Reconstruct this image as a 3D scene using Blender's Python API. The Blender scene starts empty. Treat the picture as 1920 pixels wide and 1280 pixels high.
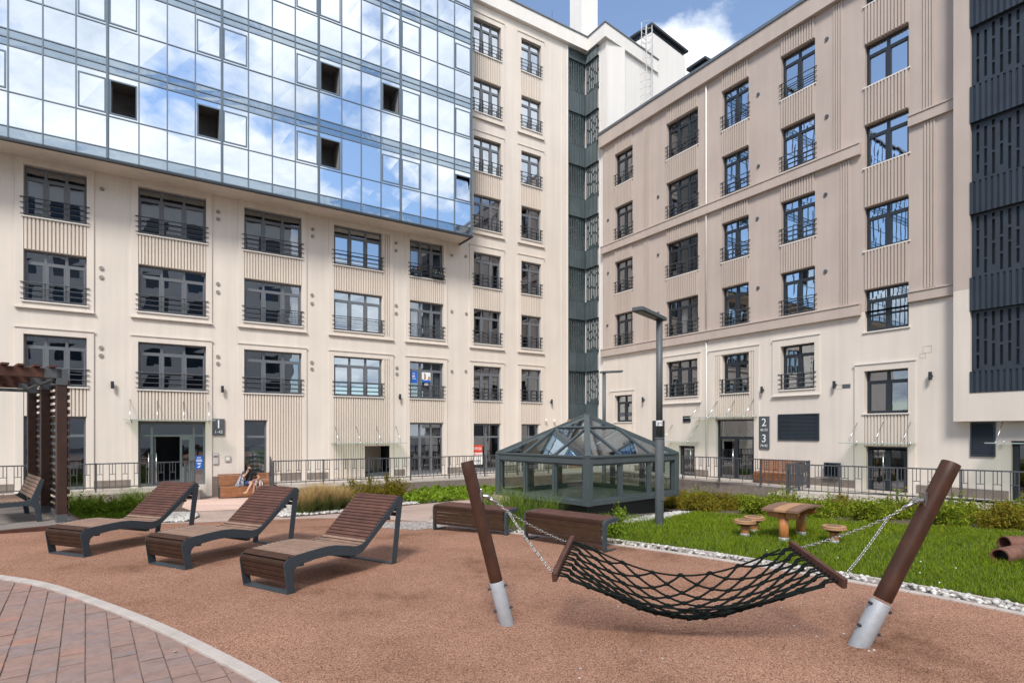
import bpy, bmesh, math, random
import numpy as np
from mathutils import Vector, Matrix

random.seed(11)
rng = np.random.default_rng(11)
R = math.radians
scene = bpy.context.scene
COL = scene.collection

# ------------------------------------------------------------------ place
# metres; camera stands at the origin, +Y ahead, +X right. The ground falls gently towards the houses.
F, CX, Y0, H = 1066.0, 960.0, 808.0, 1.9
PLAT = -0.32                                   # walkway level along the houses


def gz(d):
    return -0.85 * min(max((d - 10.5) / 13.0, 0.0), 1.0)


def nrm(v):
    return v / np.linalg.norm(v)


dA = nrm(np.array([2620 - CX, F])); nA = np.array([-dA[1], dA[0]]); cA = 26.9
nB = dA.copy(); dB = nA.copy(); cB = 22.8
ROT_A = math.atan2(dA[1], dA[0])
ROT_B = ROT_A - math.pi / 2
ORG_A = Vector((*(cA * nA), 0)); ORG_B = Vector((*(cB * nB), 0))


def ua(px, off=0.0):                           # photo column -> distance along the left house (off = metres in front of it)
    r = np.array([(px - CX) / F, 1.0]); return float((r * ((cA - off) / (nA @ r))) @ dA)


def A2W(x, y, z=0.0):                          # left-house coordinates -> world
    p = cA * nA + x * dA + y * nA; return Vector((p[0], p[1], z))


# ------------------------------------------------------------------ helpers
def link(o, parent=None):
    COL.objects.link(o)
    if parent is not None: o.parent = parent
    return o


def tag(o, label=None, cat=None, group=None, kind=None):
    if label: o['label'] = label
    if cat: o['category'] = cat
    if group: o['group'] = group
    if kind: o['kind'] = kind
    return o


def thing(name, label, cat, loc=(0, 0, 0), rz=0.0, group=None):
    o = bpy.data.objects.new(name, None); o.empty_display_size = 0.2
    o.location = loc; o.rotation_euler = (0, 0, rz); link(o)
    return tag(o, label, cat, group)


def copy_tree(o, parent=None):
    kids = list(o.children)
    c = o.copy(); COL.objects.link(c)
    if parent is not None: c.parent = parent
    for k in kids: copy_tree(k, c)
    return c


class MB:
    def __init__(s): s.v = []; s.f = []

    def add(s, vs, fs):
        n = len(s.v); s.v += [tuple(p) for p in vs]; s.f += [tuple(i + n for i in f) for f in fs]; return s

    def quad(s, a, b, c, d): return s.add([a, b, c, d], [(0, 1, 2, 3)])

    def box(s, x0, x1, y0, y1, z0, z1):
        return s.add([(x0, y0, z0), (x1, y0, z0), (x1, y1, z0), (x0, y1, z0), (x0, y0, z1), (x1, y0, z1), (x1, y1, z1), (x0, y1, z1)],
                     [(0, 3, 2, 1), (4, 5, 6, 7), (0, 1, 5, 4), (1, 2, 6, 5), (2, 3, 7, 6), (3, 0, 4, 7)])

    def bar(s, p, q, w, h, up=(0, 0, 1)):
        p = Vector(p); q = Vector(q); d = (q - p)
        if d.length < 1e-6: return s
        d.normalize(); u = Vector(up)
        if abs(d.dot(u)) > 0.99: u = Vector((0, 1, 0)) if abs(d.y) < 0.9 else Vector((1, 0, 0))
        a = d.cross(u).normalized() * (w / 2); b = a.cross(d).normalized() * (h / 2)
        vs = [p - a - b, p + a - b, p + a + b, p - a + b, q - a - b, q + a - b, q + a + b, q - a + b]
        return s.add(vs, [(0, 1, 2, 3), (7, 6, 5, 4), (0, 4, 5, 1), (1, 5, 6, 2), (2, 6, 7, 3), (3, 7, 4, 0)])

    def tube(s, pts, r, n=8, cap=True):
        pts = [Vector(p) for p in pts]; m = len(pts)
        rs = r if isinstance(r, (list, tuple)) else [r] * m
        t = [(pts[min(i + 1, m - 1)] - pts[max(i - 1, 0)]).normalized() for i in range(m)]
        a = t[0].cross(Vector((0, 0, 1)))
        if a.length < 1e-3: a = t[0].cross(Vector((0, 1, 0)))
        a.normalize(); vs = []; fs = []
        for i in range(m):
            a = (a - t[i] * a.dot(t[i])).normalized(); b = t[i].cross(a)
            for k in range(n):
                an = 2 * math.pi * k / n
                vs.append(pts[i] + (a * math.cos(an) + b * math.sin(an)) * rs[i])
        for i in range(m - 1):
            for k in range(n):
                k2 = (k + 1) % n
                fs.append((i * n + k, i * n + k2, (i + 1) * n + k2, (i + 1) * n + k))
        if cap: fs += [tuple(range(n - 1, -1, -1)), tuple((m - 1) * n + k for k in range(n))]
        return s.add(vs, fs)

    def prism(s, poly, fn, t0, t1):              # extrude a 2-D outline; fn(a, b, t) -> point
        n = len(poly)
        vs = [fn(a, b, t0) for a, b in poly] + [fn(a, b, t1) for a, b in poly]
        fs = [tuple(range(n)), tuple(range(2 * n - 1, n - 1, -1))]
        fs += [(i, (i + 1) % n, (i + 1) % n + n, i + n) for i in range(n)]
        return s.add(vs, fs)

    def ball(s, c, r, sx=1, sy=1, sz=1, n=8, m=6):
        c = Vector(c); vs = [c + Vector((0, 0, r * sz))]; fs = []
        for i in range(1, m):
            th = math.pi * i / m
            for k in range(n):
                ph = 2 * math.pi * k / n
                vs.append(c + Vector((r * sx * math.sin(th) * math.cos(ph), r * sy * math.sin(th) * math.sin(ph), r * sz * math.cos(th))))
        vs.append(c - Vector((0, 0, r * sz)))
        for k in range(n): fs.append((0, 1 + k, 1 + (k + 1) % n))
        for i in range(m - 2):
            for k in range(n):
                a = 1 + i * n + k; b = 1 + i * n + (k + 1) % n
                fs.append((a, a + n, b + n, b))
        L = len(vs) - 1
        for k in range(n): fs.append((L, L - n + (k + 1) % n, L - n + k))
        return s.add(vs, fs)

    def build(s, name, mat, parent=None, smooth=False, bevel=0.0, recalc=True):
        me = bpy.data.meshes.new(name); me.from_pydata(s.v, [], s.f)
        if recalc:
            bm = bmesh.new(); bm.from_mesh(me); bmesh.ops.recalc_face_normals(bm, faces=bm.faces); bm.to_mesh(me); bm.free()
        me.materials.append(mat)
        o = bpy.data.objects.new(name, me); link(o, parent)
        if smooth:
            me.polygons.foreach_set('use_smooth', [True] * len(me.polygons))
        if bevel:
            b = o.modifiers.new('bevel', 'BEVEL'); b.width = bevel; b.segments = 2; b.limit_method = 'ANGLE'; b.angle_limit = R(40)
        return o


def np_mesh(name, V, Fq, mat, parent=None, tri=False):
    k = Fq.shape[1]; me = bpy.data.meshes.new(name)
    me.vertices.add(len(V)); me.vertices.foreach_set('co', V.astype(np.float32).ravel())
    me.loops.add(Fq.size); me.loops.foreach_set('vertex_index', Fq.astype(np.int32).ravel())
    me.polygons.add(len(Fq)); me.polygons.foreach_set('loop_start', np.arange(0, Fq.size, k, dtype=np.int32))
    me.update(calc_edges=True); me.materials.append(mat)
    return link(bpy.data.objects.new(name, me), parent)


# ------------------------------------------------------------------ materials
def ramp(nt, pts):
    n = nt.nodes.new('ShaderNodeValToRGB'); e = n.color_ramp.elements
    while len(e) < len(pts): e.new(0.5)
    for el, (p, c) in zip(e, pts): el.position = p; el.color = (*c, 1) if len(c) == 3 else c
    return n


def new_mat(name):
    m = bpy.data.materials.new(name); m.use_nodes = True
    return m, m.node_tree, m.node_tree.nodes['Principled BSDF'], m.node_tree.links


def M(name, col, rough=0.6, metal=0.0, var=0.12, vs=3.0, bump=0.0, bs=60.0, spec=0.5, island=0.0, stretch=None, streak=0.0):
    m, nt, p, L = new_mat(name)
    tc = nt.nodes.new('ShaderNodeTexCoord'); src = tc.outputs['Object']
    if stretch:
        mp = nt.nodes.new('ShaderNodeMapping'); mp.inputs['Scale'].default_value = stretch; L.new(src, mp.inputs['Vector']); src = mp.outputs['Vector']
    nz = nt.nodes.new('ShaderNodeTexNoise'); nz.inputs['Scale'].default_value = vs; nz.inputs['Detail'].default_value = 6; L.new(src, nz.inputs['Vector'])
    mr = nt.nodes.new('ShaderNodeMapRange'); mr.inputs['From Min'].default_value = 0.25; mr.inputs['From Max'].default_value = 0.75
    mr.inputs['To Min'].default_value = 1 - var; mr.inputs['To Max'].default_value = 1 + var; L.new(nz.outputs['Fac'], mr.inputs['Value'])
    val = mr.outputs['Result']
    if island:
        g = nt.nodes.new('ShaderNodeNewGeometry'); m2 = nt.nodes.new('ShaderNodeMapRange')
        m2.inputs['To Min'].default_value = 1 - island; m2.inputs['To Max'].default_value = 1 + island
        L.new(g.outputs['Random Per Island'], m2.inputs['Value'])
        mu = nt.nodes.new('ShaderNodeMath'); mu.operation = 'MULTIPLY'; L.new(val, mu.inputs[0]); L.new(m2.outputs['Result'], mu.inputs[1]); val = mu.outputs[0]
    if streak:                                    # rain streaks: noise drawn out along the height
        mp = nt.nodes.new('ShaderNodeMapping'); mp.inputs['Scale'].default_value = (2.2, 2.2, 0.12); L.new(tc.outputs['Object'], mp.inputs['Vector'])
        n2 = nt.nodes.new('ShaderNodeTexNoise'); n2.inputs['Scale'].default_value = 1.5; n2.inputs['Detail'].default_value = 5; L.new(mp.outputs['Vector'], n2.inputs['Vector'])
        m3 = nt.nodes.new('ShaderNodeMapRange'); m3.inputs['From Min'].default_value = 0.3; m3.inputs['From Max'].default_value = 0.7
        m3.inputs['To Min'].default_value = 1 - streak; m3.inputs['To Max'].default_value = 1 + streak * 0.6; L.new(n2.outputs['Fac'], m3.inputs['Value'])
        mu = nt.nodes.new('ShaderNodeMath'); mu.operation = 'MULTIPLY'; L.new(val, mu.inputs[0]); L.new(m3.outputs['Result'], mu.inputs[1]); val = mu.outputs[0]
    mx = nt.nodes.new('ShaderNodeVectorMath'); mx.operation = 'SCALE'; mx.inputs[0].default_value = col; L.new(val, mx.inputs['Scale'])
    L.new(mx.outputs['Vector'], p.inputs['Base Color'])
    p.inputs['Roughness'].default_value = rough; p.inputs['Metallic'].default_value = metal; p.inputs['Specular IOR Level'].default_value = spec
    if bump:
        nb = nt.nodes.new('ShaderNodeTexNoise'); nb.inputs['Scale'].default_value = bs; nb.inputs['Detail'].default_value = 4; L.new(src, nb.inputs['Vector'])
        b = nt.nodes.new('ShaderNodeBump'); b.inputs['Strength'].default_value = bump; b.inputs['Distance'].default_value = 0.01
        L.new(nb.outputs['Fac'], b.inputs['Height']); L.new(b.outputs['Normal'], p.inputs['Normal'])
    return m


def glass(name, tint, f0, gloss=(0.9, 0.95, 1.0), wav=0.0, wscale=1.2, body=None, power=4.0):
    """thin pane: mirror part grows towards grazing angles, the rest lets light through (or shows a body colour)"""
    m, nt, p, L = new_mat(name); nt.nodes.remove(p); out = nt.nodes['Material Output']
    g = nt.nodes.new('ShaderNodeBsdfGlossy'); g.inputs['Color'].default_value = (*gloss, 1); g.inputs['Roughness'].default_value = 0.0
    if body is None:
        t = nt.nodes.new('ShaderNodeBsdfTransparent'); t.inputs['Color'].default_value = (*tint, 1)
    else:
        t = nt.nodes.new('ShaderNodeBsdfDiffuse'); t.inputs['Color'].default_value = (*body, 1)
    lw = nt.nodes.new('ShaderNodeLayerWeight'); lw.inputs['Blend'].default_value = 0.5
    pw = nt.nodes.new('ShaderNodeMath'); pw.operation = 'POWER'; pw.inputs[1].default_value = power; L.new(lw.outputs['Facing'], pw.inputs[0])
    mr = nt.nodes.new('ShaderNodeMapRange'); mr.inputs['To Min'].default_value = f0; mr.inputs['To Max'].default_value = 1.0; L.new(pw.outputs[0], mr.inputs['Value'])
    mix = nt.nodes.new('ShaderNodeMixShader'); L.new(mr.outputs['Result'], mix.inputs['Fac']); L.new(t.outputs[0], mix.inputs[1]); L.new(g.outputs[0], mix.inputs[2])
    if wav:
        tc = nt.nodes.new('ShaderNodeTexCoord'); nz = nt.nodes.new('ShaderNodeTexNoise'); nz.inputs['Scale'].default_value = wscale; nz.inputs['Detail'].default_value = 2
        L.new(tc.outputs['Object'], nz.inputs['Vector']); b = nt.nodes.new('ShaderNodeBump'); b.inputs['Strength'].default_value = wav; b.inputs['Distance'].default_value = 0.05
        L.new(nz.outputs['Fac'], b.inputs['Height']); L.new(b.outputs['Normal'], g.inputs['Normal'])
    L.new(mix.outputs[0], out.inputs['Surface'])
    return m


def leaf_mat(name, cols, rough=0.55, trans=0.25):
    m, nt, p, L = new_mat(name)
    g = nt.nodes.new('ShaderNodeNewGeometry'); n = len(cols)
    r = ramp(nt, [(i / (n - 1), c) for i, c in enumerate(cols)]); L.new(g.outputs['Random Per Island'], r.inputs['Fac'])
    L.new(r.outputs['Color'], p.inputs['Base Color']); p.inputs['Roughness'].default_value = rough; p.inputs['Specular IOR Level'].default_value = 0.06
    if trans:
        t = nt.nodes.new('ShaderNodeBsdfTranslucent'); L.new(r.outputs['Color'], t.inputs['Color'])
        mix = nt.nodes.new('ShaderNodeMixShader'); mix.inputs['Fac'].default_value = trans
        L.new(p.outputs[0], mix.inputs[1]); L.new(t.outputs[0], mix.inputs[2]); L.new(mix.outputs[0], nt.nodes['Material Output'].inputs['Surface'])
    return m


def granule_mat(name, cols, scale, patch, bump=0.6, patch_scale=0.7):
    """loose granules: one colour per cell plus dusty patches"""
    m, nt, p, L = new_mat(name); tc = nt.nodes.new('ShaderNodeTexCoord')
    v = nt.nodes.new('ShaderNodeTexVoronoi'); v.inputs['Scale'].default_value = scale; L.new(tc.outputs['Object'], v.inputs['Vector'])
    sx = nt.nodes.new('ShaderNodeSeparateColor'); L.new(v.outputs['Color'], sx.inputs['Color'])
    n = len(cols); r = ramp(nt, [(i / (n - 1), c) for i, c in enumerate(cols)]); L.new(sx.outputs['Red'], r.inputs['Fac'])
    nz = nt.nodes.new('ShaderNodeTexNoise'); nz.inputs['Scale'].default_value = patch_scale; nz.inputs['Detail'].default_value = 8; nz.inputs['Roughness'].default_value = 0.62
    L.new(tc.outputs['Object'], nz.inputs['Vector'])
    r2 = ramp(nt, [(0.30, (0.52, 0.48, 0.45)), (0.42, (.88, .86, .84)), (0.54, (1, 1, 1)), (0.70, patch)]); L.new(nz.outputs['Fac'], r2.inputs['Fac'])
    mx = nt.nodes.new('ShaderNodeMix'); mx.data_type = 'RGBA'; mx.blend_type = 'MULTIPLY'; mx.inputs[0].default_value = 1.0
    L.new(r.outputs['Color'], mx.inputs[6]); L.new(r2.outputs['Color'], mx.inputs[7]); L.new(mx.outputs[2], p.inputs['Base Color'])
    p.inputs['Roughness'].default_value = 0.95; p.inputs['Specular IOR Level'].default_value = 0.08
    b = nt.nodes.new('ShaderNodeBump'); b.inputs['Strength'].default_value = bump; b.inputs['Distance'].default_value = 0.008
    L.new(v.outputs['Distance'], b.inputs['Height']); L.new(b.outputs['Normal'], p.inputs['Normal'])
    return m


def brick_mat(name, c1, c2, mortar, scale, rot, bw=0.5, rh=0.25):
    m, nt, p, L = new_mat(name); tc = nt.nodes.new('ShaderNodeTexCoord')
    mp = nt.nodes.new('ShaderNodeMapping'); mp.inputs['Rotation'].default_value = (0, 0, rot); L.new(tc.outputs['Object'], mp.inputs['Vector'])
    b = nt.nodes.new('ShaderNodeTexBrick'); b.inputs['Color1'].default_value = (*c1, 1); b.inputs['Color2'].default_value = (*c2, 1); b.inputs['Mortar'].default_value = (*mortar, 1)
    b.inputs['Scale'].default_value = scale; b.inputs['Mortar Size'].default_value = 0.012; b.inputs['Brick Width'].default_value = bw; b.inputs['Row Height'].default_value = rh
    L.new(mp.outputs['Vector'], b.inputs['Vector'])
    nz = nt.nodes.new('ShaderNodeTexNoise'); nz.inputs['Scale'].default_value = 0.8; nz.inputs['Detail'].default_value = 7; L.new(tc.outputs['Object'], nz.inputs['Vector'])
    mr = nt.nodes.new('ShaderNodeMapRange'); mr.inputs['From Min'].default_value = 0.3; mr.inputs['From Max'].default_value = 0.7; mr.inputs['To Min'].default_value = 0.85; mr.inputs['To Max'].default_value = 1.12
    L.new(nz.outputs['Fac'], mr.inputs['Value'])
    sc = nt.nodes.new('ShaderNodeVectorMath'); sc.operation = 'SCALE'; L.new(b.outputs['Color'], sc.inputs[0]); L.new(mr.outputs['Result'], sc.inputs['Scale'])
    L.new(sc.outputs['Vector'], p.inputs['Base Color']); p.inputs['Roughness'].default_value = 0.8
    return m


STUCCO = M('stucco_cream', (0.70, 0.63, 0.56), 0.85, var=0.05, vs=0.5, bump=0.25, bs=90, spec=0.2, streak=0.06)
STUCCO_W = M('stucco_white', (0.76, 0.725, 0.685), 0.85, var=0.03, vs=0.5, bump=0.2, bs=90, spec=0.2, streak=0.03)
STUCCO_D = M('stucco_taupe', (0.50, 0.42, 0.37), 0.85, var=0.07, vs=0.6, bump=0.45, bs=70, spec=0.2, streak=0.06)
RIB = M('ribbed_cream', (0.69, 0.61, 0.53), 0.8, var=0.04, vs=1.0, spec=0.2, streak=0.05)
RIB_D = M('ribbed_taupe', (0.51, 0.43, 0.375), 0.8, var=0.05, vs=1.0, spec=0.2, streak=0.06)
TRIM = M('trim_white', (0.76, 0.72, 0.67), 0.6, var=0.03, spec=0.3)
FRAME = M('frame_grey', (0.135, 0.147, 0.165), 0.45, var=0.08, spec=0.5)
FRAME_D = M('frame_anthracite', (0.018, 0.024, 0.032), 0.5, var=0.08, spec=0.5)
RAILM = M('railing_paint', (0.085, 0.09, 0.10), 0.45, metal=0.3, var=0.08)
ALU = M('mullion_alu', (0.15, 0.19, 0.23), 0.4, metal=0.5, var=0.08)
STEEL = M('bench_steel', (0.042, 0.055, 0.067), 0.55, spec=0.3, var=0.12, vs=6, bump=0.05, bs=200)
STEEL_P = M('lamp_steel', (0.085, 0.095, 0.102), 0.5, var=0.08, vs=4)
STAIN = M('stainless', (0.6, 0.6, 0.6), 0.25, metal=1.0, var=0.05)
CHAINM = M('chain_zinc', (0.42, 0.41, 0.39), 0.35, metal=1.0, var=0.15, vs=20)
GALV = M('galvanised_sleeve', (0.36, 0.38, 0.41), 0.6, metal=0.25, var=0.1, vs=14, bump=0.2, bs=40)
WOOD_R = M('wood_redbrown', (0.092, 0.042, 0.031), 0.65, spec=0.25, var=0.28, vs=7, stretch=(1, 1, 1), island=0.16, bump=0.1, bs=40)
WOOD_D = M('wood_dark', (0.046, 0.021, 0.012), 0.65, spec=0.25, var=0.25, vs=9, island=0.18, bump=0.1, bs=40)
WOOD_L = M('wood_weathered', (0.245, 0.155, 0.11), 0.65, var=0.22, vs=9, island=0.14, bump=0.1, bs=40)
WOOD_O = M('wood_orange', (0.42, 0.17, 0.05), 0.5, var=0.25, vs=5, stretch=(6, 6, 0.8), island=0.1)
WOOD_T = M('wood_tan', (0.40, 0.225, 0.115), 0.6, var=0.15, vs=8, island=0.05)
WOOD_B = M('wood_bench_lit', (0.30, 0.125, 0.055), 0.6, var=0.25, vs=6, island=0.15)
POSTW = M('post_wood', (0.052, 0.021, 0.012), 0.5, spec=0.3, var=0.3, vs=5, stretch=(2.5, 2.5, 1.2), bump=0.12, bs=40)
ROPE = M('rope_black', (0.008, 0.012, 0.011), 0.9, var=0.3, vs=30, bump=0.6, bs=160, spec=0.12)
BLACK = M('membrane_black', (0.018, 0.02, 0.021), 0.55, var=0.3, vs=3)
SLATE = M('screen_slate', (0.075, 0.10, 0.108), 0.5, metal=0.2, var=0.18, vs=1.2, streak=0.22)
SLATE_D = M('screen_dark', (0.030, 0.041, 0.056), 0.5, metal=0.2, var=0.15, vs=1.2, streak=0.2)
SKYFR = M('skylight_frame', (0.062, 0.08, 0.085), 0.45, var=0.1, vs=3)
GRANITE = M('granite_plinth', (0.20, 0.165, 0.14), 0.7, var=0.2, vs=5, bump=0.1, bs=100)
COPING = M('concrete_coping', (0.52, 0.48, 0.44), 0.8, var=0.1, vs=4)
KERB = M('kerb_concrete', (0.44, 0.39, 0.355), 0.85, var=0.14, vs=5, bump=0.2, bs=120)
INTER = M('room_dark', (0.085, 0.095, 0.11), 0.9, var=0.3, vs=1.5)
ROOMW = M('room_wall', (0.27, 0.265, 0.26), 0.9, var=0.1)
CURT = M('curtain_cloth', (0.62, 0.61, 0.6), 0.9, var=0.08, vs=2)
PEBBLE = M('pebble_white', (0.47, 0.45, 0.42), 0.7, var=0.1, vs=8, island=0.35)
SOIL = M('soil', (0.09, 0.065, 0.045), 0.95, var=0.35, vs=12, bump=0.6, bs=60)
PLASTIC = M('white_sleeve', (0.50, 0.50, 0.49), 0.5, var=0.03)
SIGNM = M('sign_grey', (0.075, 0.088, 0.098), 0.5, var=0.05)
WHITE = M('letter_white', (0.82, 0.82, 0.82), 0.6, var=0.02)
RED = M('poster_red', (0.62, 0.06, 0.025), 0.6, var=0.04)
INK = M('ink_dark', (0.03, 0.03, 0.035), 0.6, var=0.02)
BLUE = M('poster_blue', (0.012, 0.12, 0.52), 0.5, var=0.04)
G_WIN = glass('window_glass', (0.46, 0.49, 0.51), 0.27, (0.86, 0.92, 1.0), wav=0.03, wscale=0.9)
G_WINB = glass('window_glass_coated', (0.32, 0.36, 0.40), 0.50, (0.84, 0.93, 1.0), wav=0.02, wscale=0.8)
G_WINC = glass('window_glass_mirror', (0.3, 0.34, 0.38), 0.62, (0.92, 0.96, 1.0), wav=0.03)
G_CURT = glass('curtain_wall_glass', None, 0.70, (0.90, 0.95, 1.0), wav=0.04, wscale=0.7, body=(0.05, 0.10, 0.16), power=2.0)
G_SPAN = glass('spandrel_glass', None, 0.42, (0.70, 0.82, 0.93), wav=0.10, wscale=1.6, body=(0.03, 0.06, 0.09), power=2.0)
G_SKY = glass('skylight_glass', (0.62, 0.68, 0.66), 0.10, (0.95, 0.98, 1.0), wav=0.01)
G_ROOF = glass('skylight_roof_glass', (0.45, 0.55, 0.62), 0.38, (0.82, 0.93, 1.0), wav=0.01)
G_CAN = glass('canopy_glass', (0.80, 0.86, 0.82), 0.08, (0.95, 1, 0.98))
CLX, CLY = 0.4, -8.5          # where the clouds sit
CLOUD, SKYS, SUNE, SUNA, EXPO = 6.6, 0.15, 2.4, 15.0, 0.72
# ------------------------------------------------------------------ facade tools
def wall_grid(mb, x0, x1, z0, z1, holes, y=0.0, depth=0.16):
    xs = sorted({x0, x1, *[v for h in holes for v in h[:2] if x0 < v < x1]})
    zs = sorted({z0, z1, *[v for h in holes for v in h[2:4] if z0 < v < z1]})
    for i in range(len(xs) - 1):
        run = None
        for j in range(len(zs) - 1):
            cx = (xs[i] + xs[i + 1]) / 2; cz = (zs[j] + zs[j + 1]) / 2
            if any(h[0] < cx < h[1] and h[2] < cz < h[3] for h in holes):
                if run is not None: mb.quad((xs[i], y, run), (xs[i + 1], y, run), (xs[i + 1], y, zs[j]), (xs[i], y, zs[j])); run = None
            elif run is None: run = zs[j]
        if run is not None: mb.quad((xs[i], y, run), (xs[i + 1], y, run), (xs[i + 1], y, z1), (xs[i], y, z1))
    for (a, b, c, d) in holes:
        e = y + depth
        mb.quad((a, y, c), (a, e, c), (a, e, d), (a, y, d)); mb.quad((b, e, c), (b, y, c), (b, y, d), (b, e, d))
        mb.quad((a, y, d), (a, e, d), (b, e, d), (b, y, d)); mb.quad((a, e, c), (a, y, c), (b, y, c), (b, e, c))


def ribbed(parent, mat, x0, x1, z0, z1, *a):
    m = MB(); ribs(m, x0, x1, z0, z1, *a); return m.build('ribbed_panel', mat, parent)


def ribs(mb, x0, x1, z0, z1, y0=-0.055, pitch=0.115, w=0.068):
    n = max(1, round((x1 - x0) / pitch)); p = (x1 - x0) / n
    for i in range(n): mb.box(x0 + (i + .5) * p - w / 2, x0 + (i + .5) * p + w / 2, y0, 0.004, z0, z1)


def window(parent, x0, x1, z0, z1, n, y=0.13, fm=None, gm=None, rail=True, sill=True, tr=0.42, curtain=None, proud=0.0, name='window', mid=None):
    fm = fm or FRAME; gm = gm or G_WIN; f = 0.06
    mb = MB(); D = 0.08
    mb.box(x0, x0 + f, y, y + D, z0, z1); mb.box(x1 - f, x1, y, y + D, z0, z1)
    mb.box(x0 + f, x1 - f, y + .002, y + D, z1 - f, z1); mb.box(x0 + f, x1 - f, y + .002, y + D, z0, z0 + f)
    cuts = [x0 + f] + [x0 + (x1 - x0) * k / n for k in range(1, n)] + [x1 - f]
    zt = z1 - tr if tr else None
    for c in cuts[1:-1]: mb.box(c - .045, c + .045, y - .004, y + D, z0 + f, z1 - f)
    if zt: mb.box(x0 + f, x1 - f, y + .004, y + D - .004, zt - .04, zt + .04)
    if mid: mb.box(x0 + f, x1 - f, y + .006, y + D - .006, mid - .035, mid + .035)
    g = MB(); zr = [(z0 + f, zt - .04), (zt + .04, z1 - f)] if zt else [(z0 + f, z1 - f)]
    for i in range(n):
        a = cuts[i] + (.045 if i else 0); b = cuts[i + 1] - (.045 if i < n - 1 else 0)
        for j, (c, d) in enumerate(zr):
            if j == 0 or not zt:                      # inner sash frame
                s = .045
                mb.box(a, a + s, y - .012, y + D - .01, c, d); mb.box(b - s, b, y - .012, y + D - .01, c, d)
                mb.box(a + s, b - s, y - .010, y + D - .01, c, c + s); mb.box(a + s, b - s, y - .010, y + D - .01, d - s, d)
                q = (a + s, b - s, c + s, d - s)
            else: q = (a, b, c, d)
            t = [random.uniform(-.0012, .0012) for _ in range(4)]
            g.quad((q[0], y + .04 + t[0], q[2]), (q[1], y + .04 + t[1], q[2]), (q[1], y + .04 + t[2], q[3]), (q[0], y + .04 + t[3], q[3]))
    w = mb.build(name, fm, parent, recalc=False)
    g.build('pane', gm, w, recalc=False)
    if sill:
        s = MB(); s.box(x0 - .06, x1 + .06, -proud - .055, y, z0 - .045, z0 - .003); s.build('sill', TRIM, w)
    if rail:
        r = MB(); yr = -proud - .035; zb = z0 + .06; hh = 0.60
        for k in range(4):
            z = zb + hh * k / 3
            r.tube([(x0 - .09, yr, z), (x1 + .09, yr, z)], .015 if k < 3 else .02, 6)
        for c in (x0 + .03, x1 - .03, *cuts[1:-1]): r.box(c - .016, c + .016, yr + .016, yr + .028 + proud + .02, zb - .02, zb + hh + .02)
        r.build('railing', RAILM, w)
    if curtain:
        for (a, b, zb2) in curtain:
            c = MB(); n2 = max(6, int((b - a) / .035)); yy = y + .16
            pts = [(a + (b - a) * k / n2, yy + .025 * math.sin(k * 1.7) + .012 * math.sin(k * .6 + a)) for k in range(n2 + 1)]
            for k in range(n2): c.quad((*pts[k], zb2), (*pts[k + 1], zb2), (*pts[k + 1], z1 - .05), (*pts[k], z1 - .05))
            c.build('curtain', CURT, w, smooth=True, recalc=False)
    return w


def surround(parent, x0, x1, z0, z1, wx0, wx1, proud=0.05, top=True, bottom=True, mat=None, ledge=None):
    """raised plaster border round a stack of windows"""
    mb = MB(); m = mat or STUCCO
    mb.box(x0, wx0, -proud, .003, z0, z1); mb.box(wx1, x1, -proud, .003, z0, z1)
    if top: mb.box(wx0, wx1, -proud + .001, .003, top, z1)
    if bottom is not False: mb.box(wx0, wx1, -proud + .001, .003, z0, bottom)
    s = mb.build('window_surround', m, parent, bevel=0.006)
    if top: c = MB(); c.box(x0 - .03, x1 + .03, -proud - .035, -proud + .01, z1 - .002, z1 + .035); c.build('ledge', ledge or m, s)
    if bottom is not False: c = MB(); c.box(x0 - .02, x1 + .02, -proud - .055, -proud + .02, z0 - .05, z0 + .002); c.build('ledge', ledge or m, s)
    return s


def screen(mb, x0, x1, z0, z1, mp, pitch=0.13, sw=0.06, seed=0, frac=1.0):
    """sheet cut by staggered upright slots; mp(a, z, d) places it, d = depth behind the face"""
    rr = random.Random(seed); n = max(2, int((x1 - x0) / pitch)); p = (x1 - x0) / n
    for i in range(n):
        a = x0 + i * p; b = a + p - sw; c = x0 + (i + 1) * p
        mb.quad(mp(a, z0, 0), mp(b, z0, 0), mp(b, z1, 0), mp(a, z1, 0))
        z = z0 + rr.uniform(.08, .35); last = z0
        while z < z1 - .2:
            e = min(z + rr.uniform(.35, .85), z1 - .08)
            mb.quad(mp(b, last, 0), mp(c, last, 0), mp(c, z, 0), mp(b, z, 0))
            for (u, v) in ((b, b), (c, c)): mb.quad(mp(u, z, 0), mp(u, z, .04), mp(u, e, .04), mp(u, e, 0))
            mb.quad(mp(b, e, 0), mp(c, e, 0), mp(c, e, .04), mp(b, e, .04)); mb.quad(mp(b, z, 0), mp(c, z, 0), mp(c, z, .04), mp(b, z, .04))
            last = e; z = e + rr.uniform(.05, .09)
        mb.quad(mp(b, last, 0), mp(c, last, 0), mp(c, z1, 0), mp(b, z1, 0))


def corrug(mb, x0, x1, z0, z1, mp, pitch=0.13, dep=0.035):
    n = max(2, int((x1 - x0) / pitch)); p = (x1 - x0) / n
    for i in range(n):
        a = x0 + i * p; b = a + p * .55; c = a + p
        q = [(a, 0), (b, 0), (b + .02, dep), (c - .02, dep), (c, 0)]
        for (s, t), (u, v) in zip(q[:-1], q[1:]): mb.quad(mp(s, z0, t), mp(u, z0, v), mp(u, z1, v), mp(s, z1, t))
    mb.quad(mp(x0, z0, 0), mp(x1, z0, 0), mp(x1, z0, .25), mp(x0, z0, .25)); mb.quad(mp(x0, z1, 0), mp(x1, z1, 0), mp(x1, z1, .25), mp(x0, z1, .25))


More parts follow.
